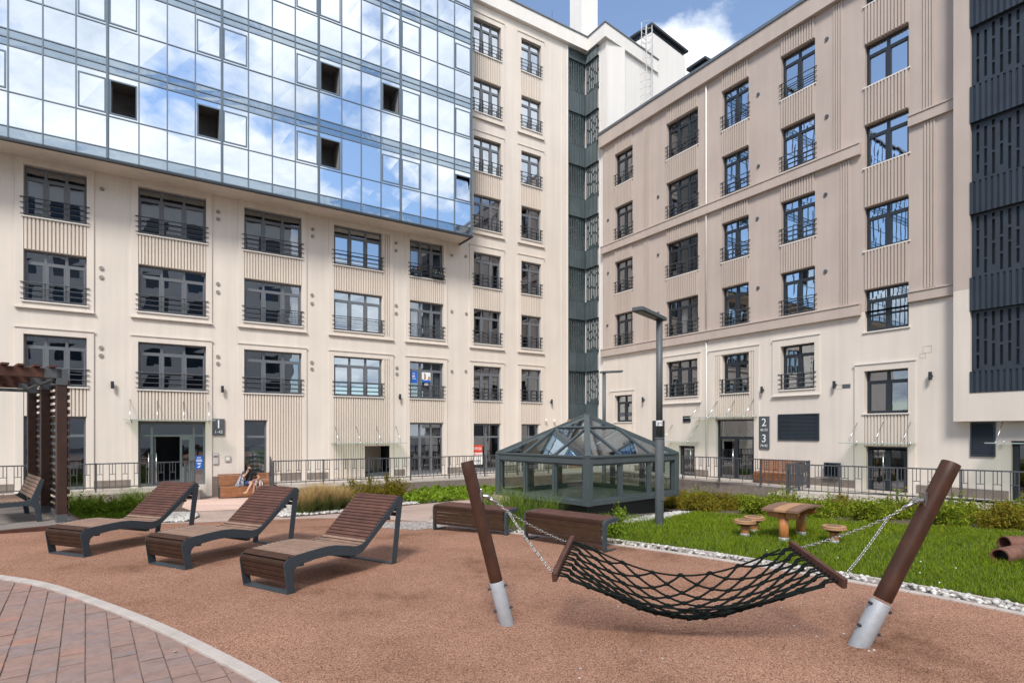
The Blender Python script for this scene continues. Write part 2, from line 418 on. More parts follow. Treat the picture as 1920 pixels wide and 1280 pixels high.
def text(parent, s, size, loc, mat, rot=(math.pi / 2, 0, 0), name='lettering', ext=0.004, ax='CENTER', sx=1.0):
    cu = bpy.data.curves.new(name, 'FONT'); cu.body = s; cu.size = size; cu.align_x = ax; cu.align_y = 'CENTER'; cu.extrude = ext; cu.space_line = 0.95
    t = bpy.data.objects.new(name, cu); COL.objects.link(t)
    dg = bpy.context.evaluated_depsgraph_get(); me = bpy.data.meshes.new_from_object(t.evaluated_get(dg))
    bpy.data.objects.remove(t); me.materials.clear(); me.materials.append(mat)
    o = bpy.data.objects.new(name, me); o.location = loc; o.rotation_euler = rot; o.scale = (sx, 1, 1)
    return link(o, parent)


def vents(parent, mat, pts, y=-0.02):
    for (x, z) in pts:
        m = MB(); m.tube([(x, .01, z), (x, y - .02, z)], .075, 12); m.build('pipe_vent', mat, parent)


# ------------------------------------------------------------------ house on the left (A) with its glass box
A = thing('apartment_building', 'cream plastered apartment house with a mirrored glass box hanging over its lower windows', 'building', ORG_A, ROT_A)
ROWS = [(3.56, 5.43), (6.64, 8.50), (9.71, 11.57), (12.85, 14.70), (15.95, 17.82), (19.15, 20.97), (22.35, 24.22)]
BAYS = [(-3.76, -1.92, 3), (-0.29, 2.08, 3), (3.53, 5.91, 3), (7.36, 9.70, 3), (11.14, 13.01, 3), (14.80, 16.53, 3), (17.88, 19.26, 2)]
holes = []
for i, (a, b, n) in enumerate(BAYS):
    for k, (c, d) in enumerate(ROWS):
        if k < 3 or i >= 5: holes.append((a, b, c, d))
GROUND = [(-3.79, -1.95, PLAT, 2.45), (-0.30, 2.06, PLAT, 2.30), (3.50, 4.44, -0.2, 2.38), (8.84, 10.18, PLAT, 1.18), (11.12, 12.99, PLAT, 2.33), (14.77, 16.50, PLAT, 2.31), (17.86, 19.12, PLAT, 2.30)]
mb = MB(); wall_grid(mb, -16, 21.27, -1.3, 25.06, holes + GROUND, 0, .22)
mb.quad((21.27, 0, -1.3), (21.27, .5, -1.3), (21.27, .5, 25.06), (21.27, 0, 25.06))
mb.build('wall', STUCCO, A, recalc=False)
mb = MB()
mb.quad((-16, 2.6, -1.3), (21.2, 2.6, -1.3), (21.2, 2.6, 25), (-16, 2.6, 25))
for z in (-0.4, 2.75, 5.95, 9.05, 12.2, 15.3, 18.5, 21.6, 24.7): mb.box(-16, 21.2, .23, 2.59, z, z + .25)
for x in (-16, -1.2, 2.9, 6.6, 10.4, 13.9, 17.2, 21.1): mb.box(x, x + .1, .235, 2.58, -1.3, 25)
mb.build('interior', INTER, A)
for i, (a, b, n) in enumerate(BAYS):
    pr = .05
    for k, (c, d) in enumerate(ROWS):
        if not (k < 3 or i >= 5): continue
        cur = None
        if (i, k) == (4, 1): cur = [(a + .1, a + .5, c), (a + .62, a + 1.25, c), (b - .35, b - .08, c)]
        if (i, k) == (4, 2): cur = [(a + .08, a + .45, c + .1), (a + .7, a + 1.1, c + .5)]
        if (i, k) == (4, 0): cur = [(a + .05, b - .05, c + .1)]
        if (i, k) == (5, 3): cur = [(a + .1, a + .55, c), (b - .5, b - .08, c)]
        if (i, k) == (2, 1): cur = [(b - .35, b - .06, c)]
        window(A, a, b, c, d, n, fm=FRAME, proud=pr, curtain=cur, gm=G_WINC if (i >= 5 and k >= 4) else G_WINB if i == 3 else G_WIN)
    lx, rx = a - .24, b + .22
    if i == 3: rx = b + .58
    # stacked surrounds
    surround(A, lx, rx, PLAT - .5, 5.66, a, b if i != 3 else b + .38, pr, top=5.43, bottom=False)
    surround(A, lx, rx, 6.42, 11.83 if i < 5 else 11.92, a, b if i != 3 else b + .38, pr, top=11.57, bottom=6.59)
    if i >= 5:
        surround(A, lx, rx, 12.6, 18.12, a, b, pr, top=17.82, bottom=12.8); surround(A, lx, rx, 18.85, 24.5, a, b, pr, top=24.22, bottom=19.1)
    ribbed(A, RIB, a, b, 8.51, 9.66)
    if i >= 5: ribbed(A, RIB, a, b, 14.71, 15.90); ribbed(A, RIB, a, b, 20.98, 22.30)
    if i in (0, 1, 4, 5, 6): ribbed(A, RIB, a, b, GROUND[i][3] + .01, 3.51)
    if i == 2: ribbed(A, RIB, a, 4.45, 2.39, 3.51); ribbed(A, RIB, 4.45, b, PLAT + .35, 3.51)
    if i == 3:
        for q in ((a, 8.84, PLAT + .02, 3.51), (8.84, 10.08, 1.19, 3.51), (b + .02, b + .38, 6.6, 11.57), (b + .02, b + .38, 3.52, 5.42)): ribbed(A, RIB, *q)
# ground floor glazing
def shopfront(parent, x0, x1, z0, z1, n, open_door=None, mat=FRAME):
    mb = MB(); g = MB(); y = .12; f = .07; zt = z1 - .72
    xs = [x0 + (x1 - x0) * k / n for k in range(n + 1)]
    mb.box(x0, x1, y + .001, y + .09, z1 - .08, z1); mb.box(x0, x1, y + .002, y + .09, zt - .05, zt + .05); mb.box(x0, x1, y + .001, y + .09, z0, z0 + .1)
    for k, x in enumerate(xs):
        a = x if k == 0 else x - f / 2; b = x if k == n else x + f / 2
        if k == 0: b = x + f
        if k == n: a = x - f
        mb.box(a, b, y - .003, y + .093, z0, z1)
    for k in range(n):
        a = xs[k] + f; b = xs[k + 1] - f
        g.quad((a - .03, y + .05, zt + .05), (b + .03, y + .05, zt + .05), (b + .03, y + .05, z1 - .08), (a - .03, y + .05, z1 - .08))
        for u in (a - .035, b): mb.box(u, u + .035, y - .012, y + .07, z0 + .1, zt - .05)
        t = random.uniform(-.002, .002)
        g.quad((a, y + .04 + t, z0 + .1), (b, y + .04 - t, z0 + .1), (b, y + .04 - t, zt - .05), (a, y + .04 + t, zt - .05))
    o = mb.build('glazed_door', mat, parent, recalc=False); g.build('pane', G_WIN, o, recalc=False); return o
shopfront(A, *GROUND[0], 2); shopfront(A, *GROUND[4], 3); d6 = shopfront(A, *GROUND[5], 2); shopfront(A, *GROUND[6], 2)
d3 = shopfront(A, *GROUND[2], 1)
film = MB()                                       # crumpled plastic sheet hung inside the narrow door
nx, nz = 14, 40
P = [[(3.58 + .78 * i / nx, .24 + .03 * math.sin(j * 1.1 + (i / nx - .5) ** 2 * 14) * math.sin(math.pi * j / nz + .3) + .01 * math.sin(i * 2.1), -.1 + 1.45 * j / nz - .10 * (1 - ((i / nx - .5) * 2) ** 2) * (j / nz)) for i in range(nx + 1)] for j in range(nz + 1)]
for j in range(nz):
    for i in range(nx): film.quad(P[j][i], P[j][i + 1], P[j + 1][i + 1], P[j + 1][i])
film.build('plastic_sheet', M('film', (0.30, 0.34, 0.34), 0.3, var=.25, vs=5, spec=0.9), d3, smooth=True, recalc=False)
# entrance 1: frame, side lights, open leaf, steel pull bars
x0, x1, z0, z1 = GROUND[1]; ent = MB(); g = MB(); y = .13
GREY_E = M('entrance_frame', (0.125, 0.15, 0.15), 0.5, var=.08)
for a, b in ((x0, x0 + .09), (x0 + .42, x0 + .51), (x1 - .46, x1 - .38), (x1 - .08, x1)): ent.box(a, b, y - .003, y + .1, z0, z1)
for c, d in ((z1 - .12, z1), (z1 - .62, z1 - .54), (z0, z0 + .06)): ent.box(x0 + .09, x1 - .08, y, y + .097, c, d)
ent.box(x1 - .92, x1 - .84, y - .002, y + .08, z0 + .06, z1 - .62); ent.box(x1 - .60, x1 - .46, y - .002, y + .08, z0 + .06, z1 - .62)
ent.box(x1 - .84, x1 - .60, y - .001, y + .08, z0 + .06, z0 + .75); ent.box(x1 - .84, x1 - .60, y - .001, y + .08, z1 - .76, z1 - .62)
e = ent.build('entrance_door', GREY_E, A, recalc=False)
for (a, b, c, d) in ((x0 + .09, x0 + .42, z0 + .06, z1 - .62), (x0 + .09, x0 + .42, z1 - .54, z1 - .12), (x0 + .51, x1 - .46, z1 - .54, z1 - .12), (x1 - .38, x1 - .08, z1 - .54, z1 - .12), (x1 - .38, x1 - .08, z0 + .06, z1 - .62), (x1 - .84, x1 - .60, z0 + .75, z1 - .76)):
    g.quad((a, y + .05, c), (b, y + .05, c), (b, y + .05, d), (a, y + .05, d))
g.build('pane', G_WIN, e, recalc=False)
lv = MB(); lv.box(x0 + .52, x0 + .60, y + .08, y + .95, z0 + .06, z1 - .62); lv.build('open_leaf', GREY_E, e)
h = MB()
for xx in (x0 + .36, x0 + .62): h.tube([(xx, y - .09, z0 + .15), (xx, y - .09, z0 + 1.35)], .018, 8); h.tube([(xx, y - .09, z0 + 1.25), (xx + (.1 if xx < x0 + .5 else -.06), y, z0 + 1.25)], .012, 6)
h.build('door_handle', STAIN, e, smooth=True)
# passage in the fourth bay
mb = MB(); mb.box(8.84, 10.18, 1.5, 1.6, PLAT, 1.18); mb.build('passage_back', RIB, A)
mb = MB(); ribs(mb, 8.86, 10.16, PLAT + .05, .72, 0, .12, .06); o = mb.build('ribbed_panel', RIB, A); o.location = (0, 1.49, 0)
# plinth, seams between plaster bays, pipe vents
mb = MB()
for a, b in ((-1.69, -.54), (2.31, 3.28), (5.0, 5.9), (6.15, 7.10), (10.32, 10.88), (13.25, 14.54), (16.77, 17.62), (19.5, 21.2), (-16, -4.05)): mb = MB(); mb.box(a, b, -.025, .002, -1.3, .0 if a != 5.0 else .03); mb.build('plinth', GRANITE, A)
mb = MB(); mb.box(2.2, 4.6, -.03, .002, -1.3, PLAT + .05); mb.build('plinth', GRANITE, A)
vents(A, M('vent_grille', (0.26, 0.23, 0.20), 0.7, var=.1), [(-1.47, 8.15), (-1.47, 7.80), (-1.45, 11.19), (2.53, 11.15), (2.53, 10.84), (2.52, 8.11), (2.52, 7.76), (6.40, 11.15), (6.40, 10.83), (6.37, 8.14), (6.37, 7.75), (13.50, 11.14), (10.42, 11.24), (10.42, 10.86), (10.42, 8.14), (10.42, 7.75), (14.33, 11.22), (14.36, 8.17), (13.5, 8.2), (-1.48, 5.1), (-1.48, 4.8), (2.52, 5.05), (2.52, 4.75), (6.36, 5.05), (6.36, 4.75), (10.46, 5.05), (10.46, 4.75), (13.5, 5.05), (14.33, 5.1)])
mb = MB()
for x, w_, y_, z_ in ((-.72, .012, -.006, 11.8), (3.18, .012, -.006, 11.8), (6.98, .012, -.006, 11.8), (10.75, .012, -.006, 11.8), (17.5, .012, -.006, 11.8), (20.75, .04, -.02, 25.05), (21.18, .09, -.02, 25.05)): mb = MB(); mb.box(x, x + w_, y_, .002, -.9, z_); mb.build('plaster_seam', STUCCO_W, A)
# parapet
c8, s8 = math.cos(R(8)), math.sin(R(8))
def LPAR(g): return [(22.62 - g, -.225), (22.62 - g, -1.80 - g), (22.62 + 5.3 * c8, -1.80 - g + 5.3 * s8), (22.62 + 5.3 * c8 - .5 * s8, -1.80 + 5.3 * s8 + .5 * c8), (23.12, -1.23), (23.12, -.225)]
mb = MB(); mb.box(-16, 22.72, -.22, .6, 25.06, 25.86); mb.prism(LPAR(0), lambda a, b, z: (a, b, z), 25.06, 25.855); pa = mb.build('parapet', STUCCO_W, A, bevel=.01)
mb = MB(); mb.box(-16, 22.80, -.27, .65, 25.862, 25.93); mb.prism(LPAR(.05), lambda a, b, z: (a, b, z), 25.857, 25.928); mb.build('coping', M('metal_cap', (.16, .17, .18), .5, metal=.3), pa)
mb = MB(); mb.box(-16, 30, .6, 14, 24.6, 25.0); mb.build('roof', BLACK, A)
# upper end wall (rotated corner tower) and its ladder
tw = MB(); tw.box(22.9, 24.4, -1.58, 0.35, 18.0, 25.06); tw.box(22.9, 24.4, -1.58, .35, -1.2, 18.0); tw.box(22.86, 22.9, -1.0, .3, -1.2, 25.06)
tw.build('stair_tower', STUCCO_W, A)
tb = MB(); tb.prism([(0, 0), (5.2, 0), (5.2, 6), (1.3, 6)], lambda a, b, z: (a, b, z), -10, 0); tb2 = tb.build('end_wall', STUCCO_W, A); tb2.location = (22.9, -1.6, 25.06); tb2.rotation_euler = (0, 0, R(8))

# ---- corner stair shaft with perforated screens
TI = [('r', 24.45, 25.06), ('p', 22.56, 24.45), ('r', 21.28, 22.56), ('p', 19.30, 21.28), ('r', 18.11, 19.30), ('p', 16.12, 18.11), ('r', 14.97, 16.12), ('p', 12.98, 14.97), ('r', 11.86, 12.98), ('p', 9.81, 11.86), ('r', 8.72, 9.81), ('p', 6.71, 8.72), ('r', 5.55, 6.71), ('p', 3.57, 5.55), ('r', 2.60, 3.57)]
mapL = lambda a, z, d: (a, .12 + d, z)
mapR = lambda a, z, d: (22.72 + d, -a, z)
for k, (t, c, d) in enumerate(TI):
    for fn, a0, a1, s in ((mapL, 21.30, 22.74, 0), (mapR, -.14, 1.0, 50)):
        mb = MB()
        if t == 'p':
            f2 = (lambda fn: lambda a, z, dd: fn(a, z, dd + .10))(fn)
            screen(mb, a0, a1, c, d, f2, .16, .08, seed=k + s); mb.build('perforated_screen', SLATE, A, recalc=False)
        else:
            corrug(mb, a0, a1, c, d, fn, .12, .03); mb.build('ribbed_apron', SLATE, A, recalc=False)
mb = MB(); mb.box(21.3, 24, .75, .8, 2.6, 25); mb.box(23.2, 23.25, -.95, .7, 2.6, 25); mb.build('stairwell', M('stairwell_grey', (.38, .4, .4), .8, var=.1, vs=.6), A)
mb = MB(); mb.box(21.2, 22.6, .3, .4, -1, 2.6); mb.box(21.2, 22.7, -.02, .3, 2.42, 2.6); mb.build('lintel', WOOD_T, A)

# ---- mirrored glass box
E_ = -1.4
XM = [13.92, 12.96, 12.03, 11.13, 10.12, 9.15, 8.22, 7.33, 6.33, 5.35, 4.43, 3.51, 2.54, 1.60, .66, -.25, -1.21, -2.13, -3.05, -3.97]
while XM[-1] > -24: XM.append(XM[-4] - 3.77)
XM = sorted(XM)
ZC = [11.87, 12.25, 13.43, 15.0, 15.27, 15.55, 16.74, 18.29, 18.55, 18.80, 20.0, 21.57, 21.84, 22.15, 23.35, 24.85, 25.12, 25.42, 26.62, 28.15, 28.45]
cw = MB()
for x in XM:
    th = min(abs((x - 2.54) / 3.78 - round((x - 2.54) / 3.78)), 1) < .04
    w = .048 if th else .022; cw.box(x - w, x + w, E_ - .03, E_ + .06, 11.86, 28.45)
    if th: cw.box(x - .012, x + .012, E_ - .055, E_ - .03, 11.86, 28.45)
for z in ZC: cw.box(XM[0], XM[-1], E_ - .016, E_ + .05, z - (.03 if z in (11.87, 28.45) else .018), z + .018)
cwo = cw.build('curtain_wall', ALU, A, recalc=False)
VEN = [-2.05, -1.05, 1.69, 2.66, 5.42, 6.46, 9.24, 10.23, 13.04, -5.8, -4.9]
OPEN = {(0, -1.05), (0, 1.69), (0, 6.46), (1, 6.46), (1, 9.24)}
gl = MB(); sp = MB(); room = MB(); leaf = MB()
def pane(m, a, b, c, d, y, j=.004):
    t = [random.uniform(-j, j) for _ in range(4)]
    m.quad((a, y + t[0], c), (b, y + t[1], c), (b, y + t[2], d), (a, y + t[3], d))
for s in range(5):
    zb = 12.25 + 3.28 * s; zz = [z for z in ZC if zb - .2 < z < zb + 3.2]
    for i in range(len(XM) - 1):
        a, b = XM[i] + .02, XM[i + 1] - .02
        pane(gl, a, b, zz[0] + .018, zz[1] - .018, E_ + .01)
        v = next((v for v in VEN if a - .1 < v < b and v + .6 < b + .1), None)
        if v is not None:
            va, vb, vc, vd = a + .03, b - .03, zz[1] + .09, zz[1] + 1.36
            fr = MB()
            for q in ((va, va + .05, vc, vd), (vb - .05, vb, vc, vd), (va + .05, vb - .05, vc, vc + .05), (va + .05, vb - .05, vd - .05, vd)): fr.box(q[0], q[1], E_ - .012, E_ + .05, q[2], q[3])
            f = fr.build('opening_sash', ALU, cwo, recalc=False)
            cm = MB()
            for q in ((a, b, zz[1] + .018, vc), (a, b, vd, zz[2] - .018 if len(zz) > 2 else vd + .2), (a, va, vc, vd), (vb, b, vc, vd)): pane(gl, *q, E_ + .012, 0)
            if (s, v) in OPEN:
                m2 = MB(); x_ = (va + .06, vb - .06, vc + .06, vd - .06)
                m2.quad((x_[0] - .4, E_ + 1.2, x_[2] - .2), (x_[1] + .4, E_ + 1.2, x_[2] - .2), (x_[1] + .4, E_ + 1.2, x_[3] + .2), (x_[0] - .4, E_ + 1.2, x_[3] + .2))
                m2.quad((x_[0] - .4, E_ + .1, x_[3] + .2), (x_[1] + .4, E_ + .1, x_[3] + .2), (x_[1] + .4, E_ + 1.2, x_[3] + .2), (x_[0] - .4, E_ + 1.2, x_[3] + .2))
                m2.quad((x_[0] - .02, E_ + .1, x_[2] - .2), (x_[0] - .02, E_ + 1.2, x_[2] - .2), (x_[0] - .02, E_ + 1.2, x_[3] + .2), (x_[0] - .02, E_ + .1, x_[3] + .2))
                m2.quad((x_[1] + .02, E_ + .1, x_[2] - .2), (x_[1] + .02, E_ + 1.2, x_[2] - .2), (x_[1] + .02, E_ + 1.2, x_[3] + .2), (x_[1] + .02, E_ + .1, x_[3] + .2))
                m2.build('room', ROOMW, f, recalc=False)
                l2 = MB(); l2.box(va + .03, va + .08, E_ + .12, E_ + .75, vc + .03, vd - .03); l2.build('open_leaf', FRAME, f)
            elif s == 0 and abs(v - 13.04) < .1:
                m2 = MB(); m2.quad((va + .05, E_ - .02, vc + .05), (vb - .05, E_ - .02, vc + .05), (vb - .05, E_ + .16, vd - .05), (va + .05, E_ + .16, vd - .05)); m2.build('tilted_pane', G_CURT, f, recalc=False)
                m2 = MB(); m2.box(va, vb, E_ + .3, E_ + .34, vc, vd); m2.build('room', INTER, f)
            else: pane(gl, va + .05, vb - .05, vc + .05, vd - .05, E_ + .005)
        else: pane(gl, a, b, zz[1] + .018, (zz[2] if len(zz) > 2 else zb + 2.7) - .018, E_ + .01)
for (c, d) in ((11.89, 12.23), (15.02, 15.25), (15.29, 15.53), (18.31, 18.53), (18.57, 18.78), (21.59, 21.82), (21.86, 22.13), (24.87, 25.1), (25.14, 25.4)):
    sp = MB()
    for i in range(len(XM) - 1): pane(sp, XM[i] + .02, XM[i + 1] - .02, c, d, E_ + .012, .003)
    sp.build('spandrel_glazing', G_SPAN, cwo, recalc=False)
gl.build('glazing', G_CURT, cwo, recalc=False)
mb = MB(); mb.quad((13.95, E_, 11.86), (13.95, .0, 11.86), (13.95, 0, 28.45), (13.95, E_, 28.45)); mb.build('end_glazing', G_CURT, cwo, recalc=False)
mb = MB(); mb.box(-30, 13.93, E_ + .1, 0.004, 11.82, 11.86); mb.build('soffit', STUCCO, cwo)
mb = MB(); mb.box(-30, 14.0, E_ - .04, E_ + .09, 11.76, 11.845); mb.box(13.93, 14.0, E_ + .09, .0, 11.76, 11.845); mb.build('edge_trim', FRAME_D, cwo)
mb = MB(); mb.box(-30, 13.9, E_ + 1.25, -.02, 11.9, 28.4); mb.build('core', INTER, cwo)
mb = MB(); mb.box(-30, 14, E_, 3, 28.46, 28.6); mb.build('roof_slab', FRAME, cwo)
# ------------------------------------------------------------------ house on the right (B)
B = thing('apartment_building', 'taupe plastered apartment house with cream ground floors and dark perforated balconies', 'building', ORG_B, ROT_B)
CB = [(-24.45, -23.05, 2), (-20.57, -18.58, 3), (-17.18, -15.78, 2), (-14.22, -12.76, 2), (-10.86, -9.39, 2)]
RB = [(16.0, 17.84), (12.9, 14.77), (9.82, 11.63), (6.78, 8.60)]
R5 = [(17.9, 18.6), (14.83, 16.43), (11.80, 13.39), (8.68, 10.30), (5.63, 7.20)]
LOW = [(2.43, 3.94), (3.65, 5.48), (3.65, 5.45), (3.65, 5.50), (2.56, 4.15)]
DOORS = [(-17.52, -15.52, -.45, 2.44), (-10.82, -9.44, -.45, 1.33), (-19.79, -18.78, -.45, 1.17), (-6.55, -5.4, -.45, 1.6)]
hu = []; hl = []
for i, (a, b, n) in enumerate(CB):
    for c, d in (R5 if i == 4 else RB): (hl if d < 6.3 else hu).append((a, b, c, d))
    hl.append((a, b, *LOW[i]))
hl.append((CB[4][0], CB[4][1], 5.63, 6.4)); hu = [h if h[2] > 6.4 else (h[0], h[1], 6.4, h[3]) for h in hu]
mb = MB(); wall_grid(mb, -25.51, -3.0, -1.3, 6.4, hl + DOORS, 0, .2); mb.build('lower_wall', STUCCO, B, recalc=False)
mb = MB(); wall_grid(mb, -25.51, -3.0, 6.4, 18.7, hu, 0, .2)
mb.quad((-25.51, 0, 6.4), (-25.51, 3, 6.4), (-25.51, 3, 18.7), (-25.51, 0, 18.7)); mb.build('upper_wall', STUCCO_D, B, recalc=False)
mb = MB(); mb.quad((-25.51, 0, -1.3), (-25.51, .6, -1.3), (-25.51, .6, 6.4), (-25.51, 0, 6.4)); mb.box(-3.0, -2.9, 0, 14, -1.3, 18.7); mb.build('side_wall', STUCCO, B)
mb = MB(); mb.quad((-25.4, 2.4, -1.3), (-3, 2.4, -1.3), (-3, 2.4, 18.6), (-25.4, 2.4, 18.6))
for z in (2.75, 5.9, 9.0, 12.1, 15.2, 18.3): mb.box(-25.4, -11.6, .21, 2.38, z, z + .22)
for z in (1.6, 4.75, 7.85, 10.95, 14.0, 17.1): mb.box(-11.4, -3, .21, 2.38, z, z + .22)
for x in (-25.4, -21.8, -17.9, -15, -11.6, -8.5, -3.2): mb.box(x, x + .1, .215, 2.37, -1.3, 18.6)
mb.build('interior', INTER, B)
for i, (a, b, n) in enumerate(CB):
    for k, (c, d) in enumerate(R5 if i == 4 else RB):
        cur = None
        if (i, k) == (3, 2): cur = [(a + .08, b - .08, c + .05)]
        if (i, k) == (2, 2): cur = [(a + .75, b - .08, c + .05)]
        if (i, k) == (1, 3): cur = [(a + .75, a + 1.2, c + .1)]
        if (i, k) == (2, 1): cur = [(b - .4, b - .08, c)]
        w = window(B, a, b, c, d, n, y=.16, fm=FRAME_D, gm=G_WINC if (i >= 3 and k <= (2 if i == 4 else 1)) else G_WINB if i >= 2 else G_WIN, rail=i != 4, tr=.40, curtain=cur, proud=0, mid=(c + d - .4) / 2 + .03 if (i, k) == (4, 4) else None)
    c, d = LOW[i]
    window(B, a, b, c, d, n, y=.18, fm=FRAME_D, gm=G_WIN if i in (1, 2, 4) else G_WINB, rail=i in (1, 2, 3), tr=.40, proud=.05)
surround(B, -24.87, -22.88, PLAT, 4.19, -24.45, -23.05, .05, top=3.94, bottom=2.40, ledge=TRIM)
surround(B, -20.78, -18.40, 3.35, 5.76, -20.57, -18.58, .05, top=5.48, bottom=3.62, ledge=TRIM)
surround(B, -17.93, -15.24, PLAT - .2, 5.72, -17.55, -15.49, .05, top=5.48, bottom=False, ledge=TRIM)
surround(B, -14.60, -12.54, 3.42, 5.80, -14.22, -12.76, .06, top=5.50, bottom=3.62, ledge=TRIM)
surround(B, -11.21, -9.16, PLAT - .2, 4.40, -10.86, -9.39, .06, top=4.15, bottom=False, ledge=TRIM)
for q in ((-17.53, -17.2, 2.5, 5.46), (-15.76, -15.5, 2.5, 5.46), (-17.18, -15.78, 2.5, 3.6), (-10.85, -9.4, 1.36, 2.5), (-24.4, -23.1, 1.9, 2.38)): ribbed(B, RIB, *q)
mb = MB()
for i, (a, b, n) in enumerate(CB):
    if i < 4:
        for c, d in ((17.86, 18.66), (14.78, 15.95), (11.65, 12.33), (8.62, 9.77)): ribbed(B, RIB_D, a, b, c, d)
    else:
        for c, d in ((16.45, 17.85), (13.41, 14.78), (10.32, 11.75), (7.22, 8.63)): ribbed(B, RIB_D, a, b, c, d)
for (u0, u1, c, d) in ((11.66, 12.03, 12.82, 18.66), (11.38, 11.76, 6.76, 12.33), (8.55, 8.92, 6.88, 12.62), (8.6, 8.95, 13.1, 18.6), (21.72, 22.2, 12.82, 18.66), (21.72, 22.2, 6.76, 12.33), (24.0, 24.0, 0, 0)):
    if d > 0: ribbed(B, RIB_D, -u1, -u0, c, d, -.04, .095, .055)
mb = MB()
for q in ((-25.56, -10.98, -.16, 12.36, 12.76, 12.82), (-25.56, -10.98, -.16, 6.28, 6.68, 6.74), (-9.38, -7.93, -.12, 12.66, 13.0, 13.06), (-9.38, -7.93, -.12, 6.46, 6.78, 6.84)):
    mb = MB(); mb.box(q[0], q[1], q[2], .003, q[3], q[4]); mb.box(q[0], q[1], q[2] - .03, .003, q[4] + .002, q[5]); mb.build('cornice', STUCCO_D, B, bevel=.01)
mb = MB(); mb.box(-25.66, -2.9, -.22, .5, 18.68, 19.42); pb = mb.build('parapet', STUCCO_D, B, bevel=.01)
mb = MB(); mb.box(-25.70, -2.85, -.27, .55, 19.422, 19.56); mb.build('coping', M('zinc_cap', (.17, .19, .21), .45, metal=.5, var=.15), pb)
mb = MB(); mb.box(-25.5, -2.9, .5, 14, 18.2, 18.7); mb.build('roof', BLACK, B)
mb = MB(); mb.tube([(-18.05, -.06, 6.75), (-18.05, -.06, 18.6)], .035, 8); mb.tube([(-18.05, -.05, -.3), (-18.05, -.05, 6.25)], .03, 8); mb.build('downpipe', TRIM, B, smooth=True)
mb = MB()
for a, b in ((-22.85, -20.8), (-18.75, -17.95), (-15.22, -11.24), (-9.14, -6.6), (-5.35, -3.0)): mb = MB(); mb.box(a, b, -.03, .002, -1.3, .02); mb.build('plinth', GRANITE, B)
vents(B, INTER, [(-25.05, 14.28), (-25.05, 11.17), (-25.1, 8.11), (-21.16, 11.23), (-21.16, 8.15), (-21.16, 14.3), (-15.29, 13.62), (-15.34, 11.32), (-15.31, 8.24), (-15.3, 16.8), (-12.28, 17.5), (-12.28, 14.42), (-12.33, 11.33), (-12.33, 8.27)])
# doors
def bdoor(a, b, c, d, n, tr, closed=True):
    mb = MB(); y = .14; f = .07
    mb.box(a, a + f, y, y + .08, c, d); mb.box(b - f, b, y, y + .08, c, d); mb.box(a + f, b - f, y + .001, y + .08, d - f, d); mb.box(a + f, b - f, y + .001, y + .08, c, c + .12)
    zt = d - tr if tr else d - f
    if tr: mb.box(a + f, b - f, y + .002, y + .08, zt - .06, zt + .06)
    g = MB()
    for k in range(n):
        p = a + f + (b - a - 2 * f) * k / n; q = a + f + (b - a - 2 * f) * (k + 1) / n
        for u in (p, q - .09): mb.box(u, u + .09, y - .01, y + .07, c + .12, zt - .06)
        g.quad((p + .09, y + .04, c + .12), (q - .09, y + .04, c + .12), (q - .09, y + .042, zt - .06), (p + .09, y + .042, zt - .06))
        if tr: g.quad((p, y + .04, zt + .06), (q, y + .04, zt + .06), (q, y + .04, d - f), (p, y + .04, d - f))
    o = mb.build('glazed_door', FRAME_D, B, recalc=False); g.build('pane', G_WIN, o, recalc=False)
    h = MB(); xx = (a + b) / 2 - .12 if n == 2 else b - .3
    h.tube([(xx, y - .08, c + .3), (xx, y - .08, c + 1.55)], .02, 8); h.tube([(xx, y - .08, c + 1.4), (xx, y, c + 1.4)], .012, 6); h.build('door_handle', STAIN, o, smooth=True)
bdoor(*DOORS[0], 2, .85); bdoor(*DOORS[1], 2, 0); bdoor(*DOORS[2], 1, 0); bdoor(*DOORS[3], 1, 0)
mb = MB(); mb.box(-21.54, -20.72, -.05, .003, -.3, 2.46); mb.build('service_door', FRAME_D, B, bevel=.01)
def louvre(a, b, c, d, n, proud=.05):
    mb = MB(); f = .05
    mb.box(a, a + f, -proud, .003, c, d); mb.box(b - f, b, -proud, .003, c, d); mb.box(a + f, b - f, -proud + .001, .003, d - f, d); mb.box(a + f, b - f, -proud + .001, .003, c, c + f)
    mb.box(a + f, b - f, -.012, .003, c + f, d - f)
    for k in range(n):
        z = c + f + (d - c - 2 * f) * (k + .5) / n; h = (d - c - 2 * f) / n
        mb.add([(a + f, -proud + .005, z - h * .4), (b - f, -proud + .005, z - h * .4), (b - f, -.012, z + h * .35), (a + f, -.012, z + h * .35)], [(0, 1, 2, 3)])
    return mb.build('louvre', SLATE_D, B, recalc=False)
louvre(-14.35, -12.58, 1.52, 2.62, 18); louvre(-7.58, -6.93, 1.08, 2.19, 16); louvre(-19.48, -19.02, 2.36, 2.66, 6); louvre(-12.3, -11.74, .10, .66, 8, .2)
mb = MB(); mb.box(-11.68, -11.38, -.008, .002, 3.56, 3.72); mb.build('plaster_hole', INTER, B)
mb = MB()
for (a, b, c, d) in ((-12.05, -11.69, 3.55, 3.72), (-8.95, -8.68, 4.62, 4.86), (-9.05, -8.86, 4.45, 4.615)):
    for q in ((a, a + .012, c, d), (b - .012, b, c, d), (a + .012, b - .012, c, c + .012), (a + .012, b - .012, d - .012, d)): mb.box(q[0], q[1], -.006, .002, q[2], q[3])
mb.build('plaster_crack', STUCCO_D, B)
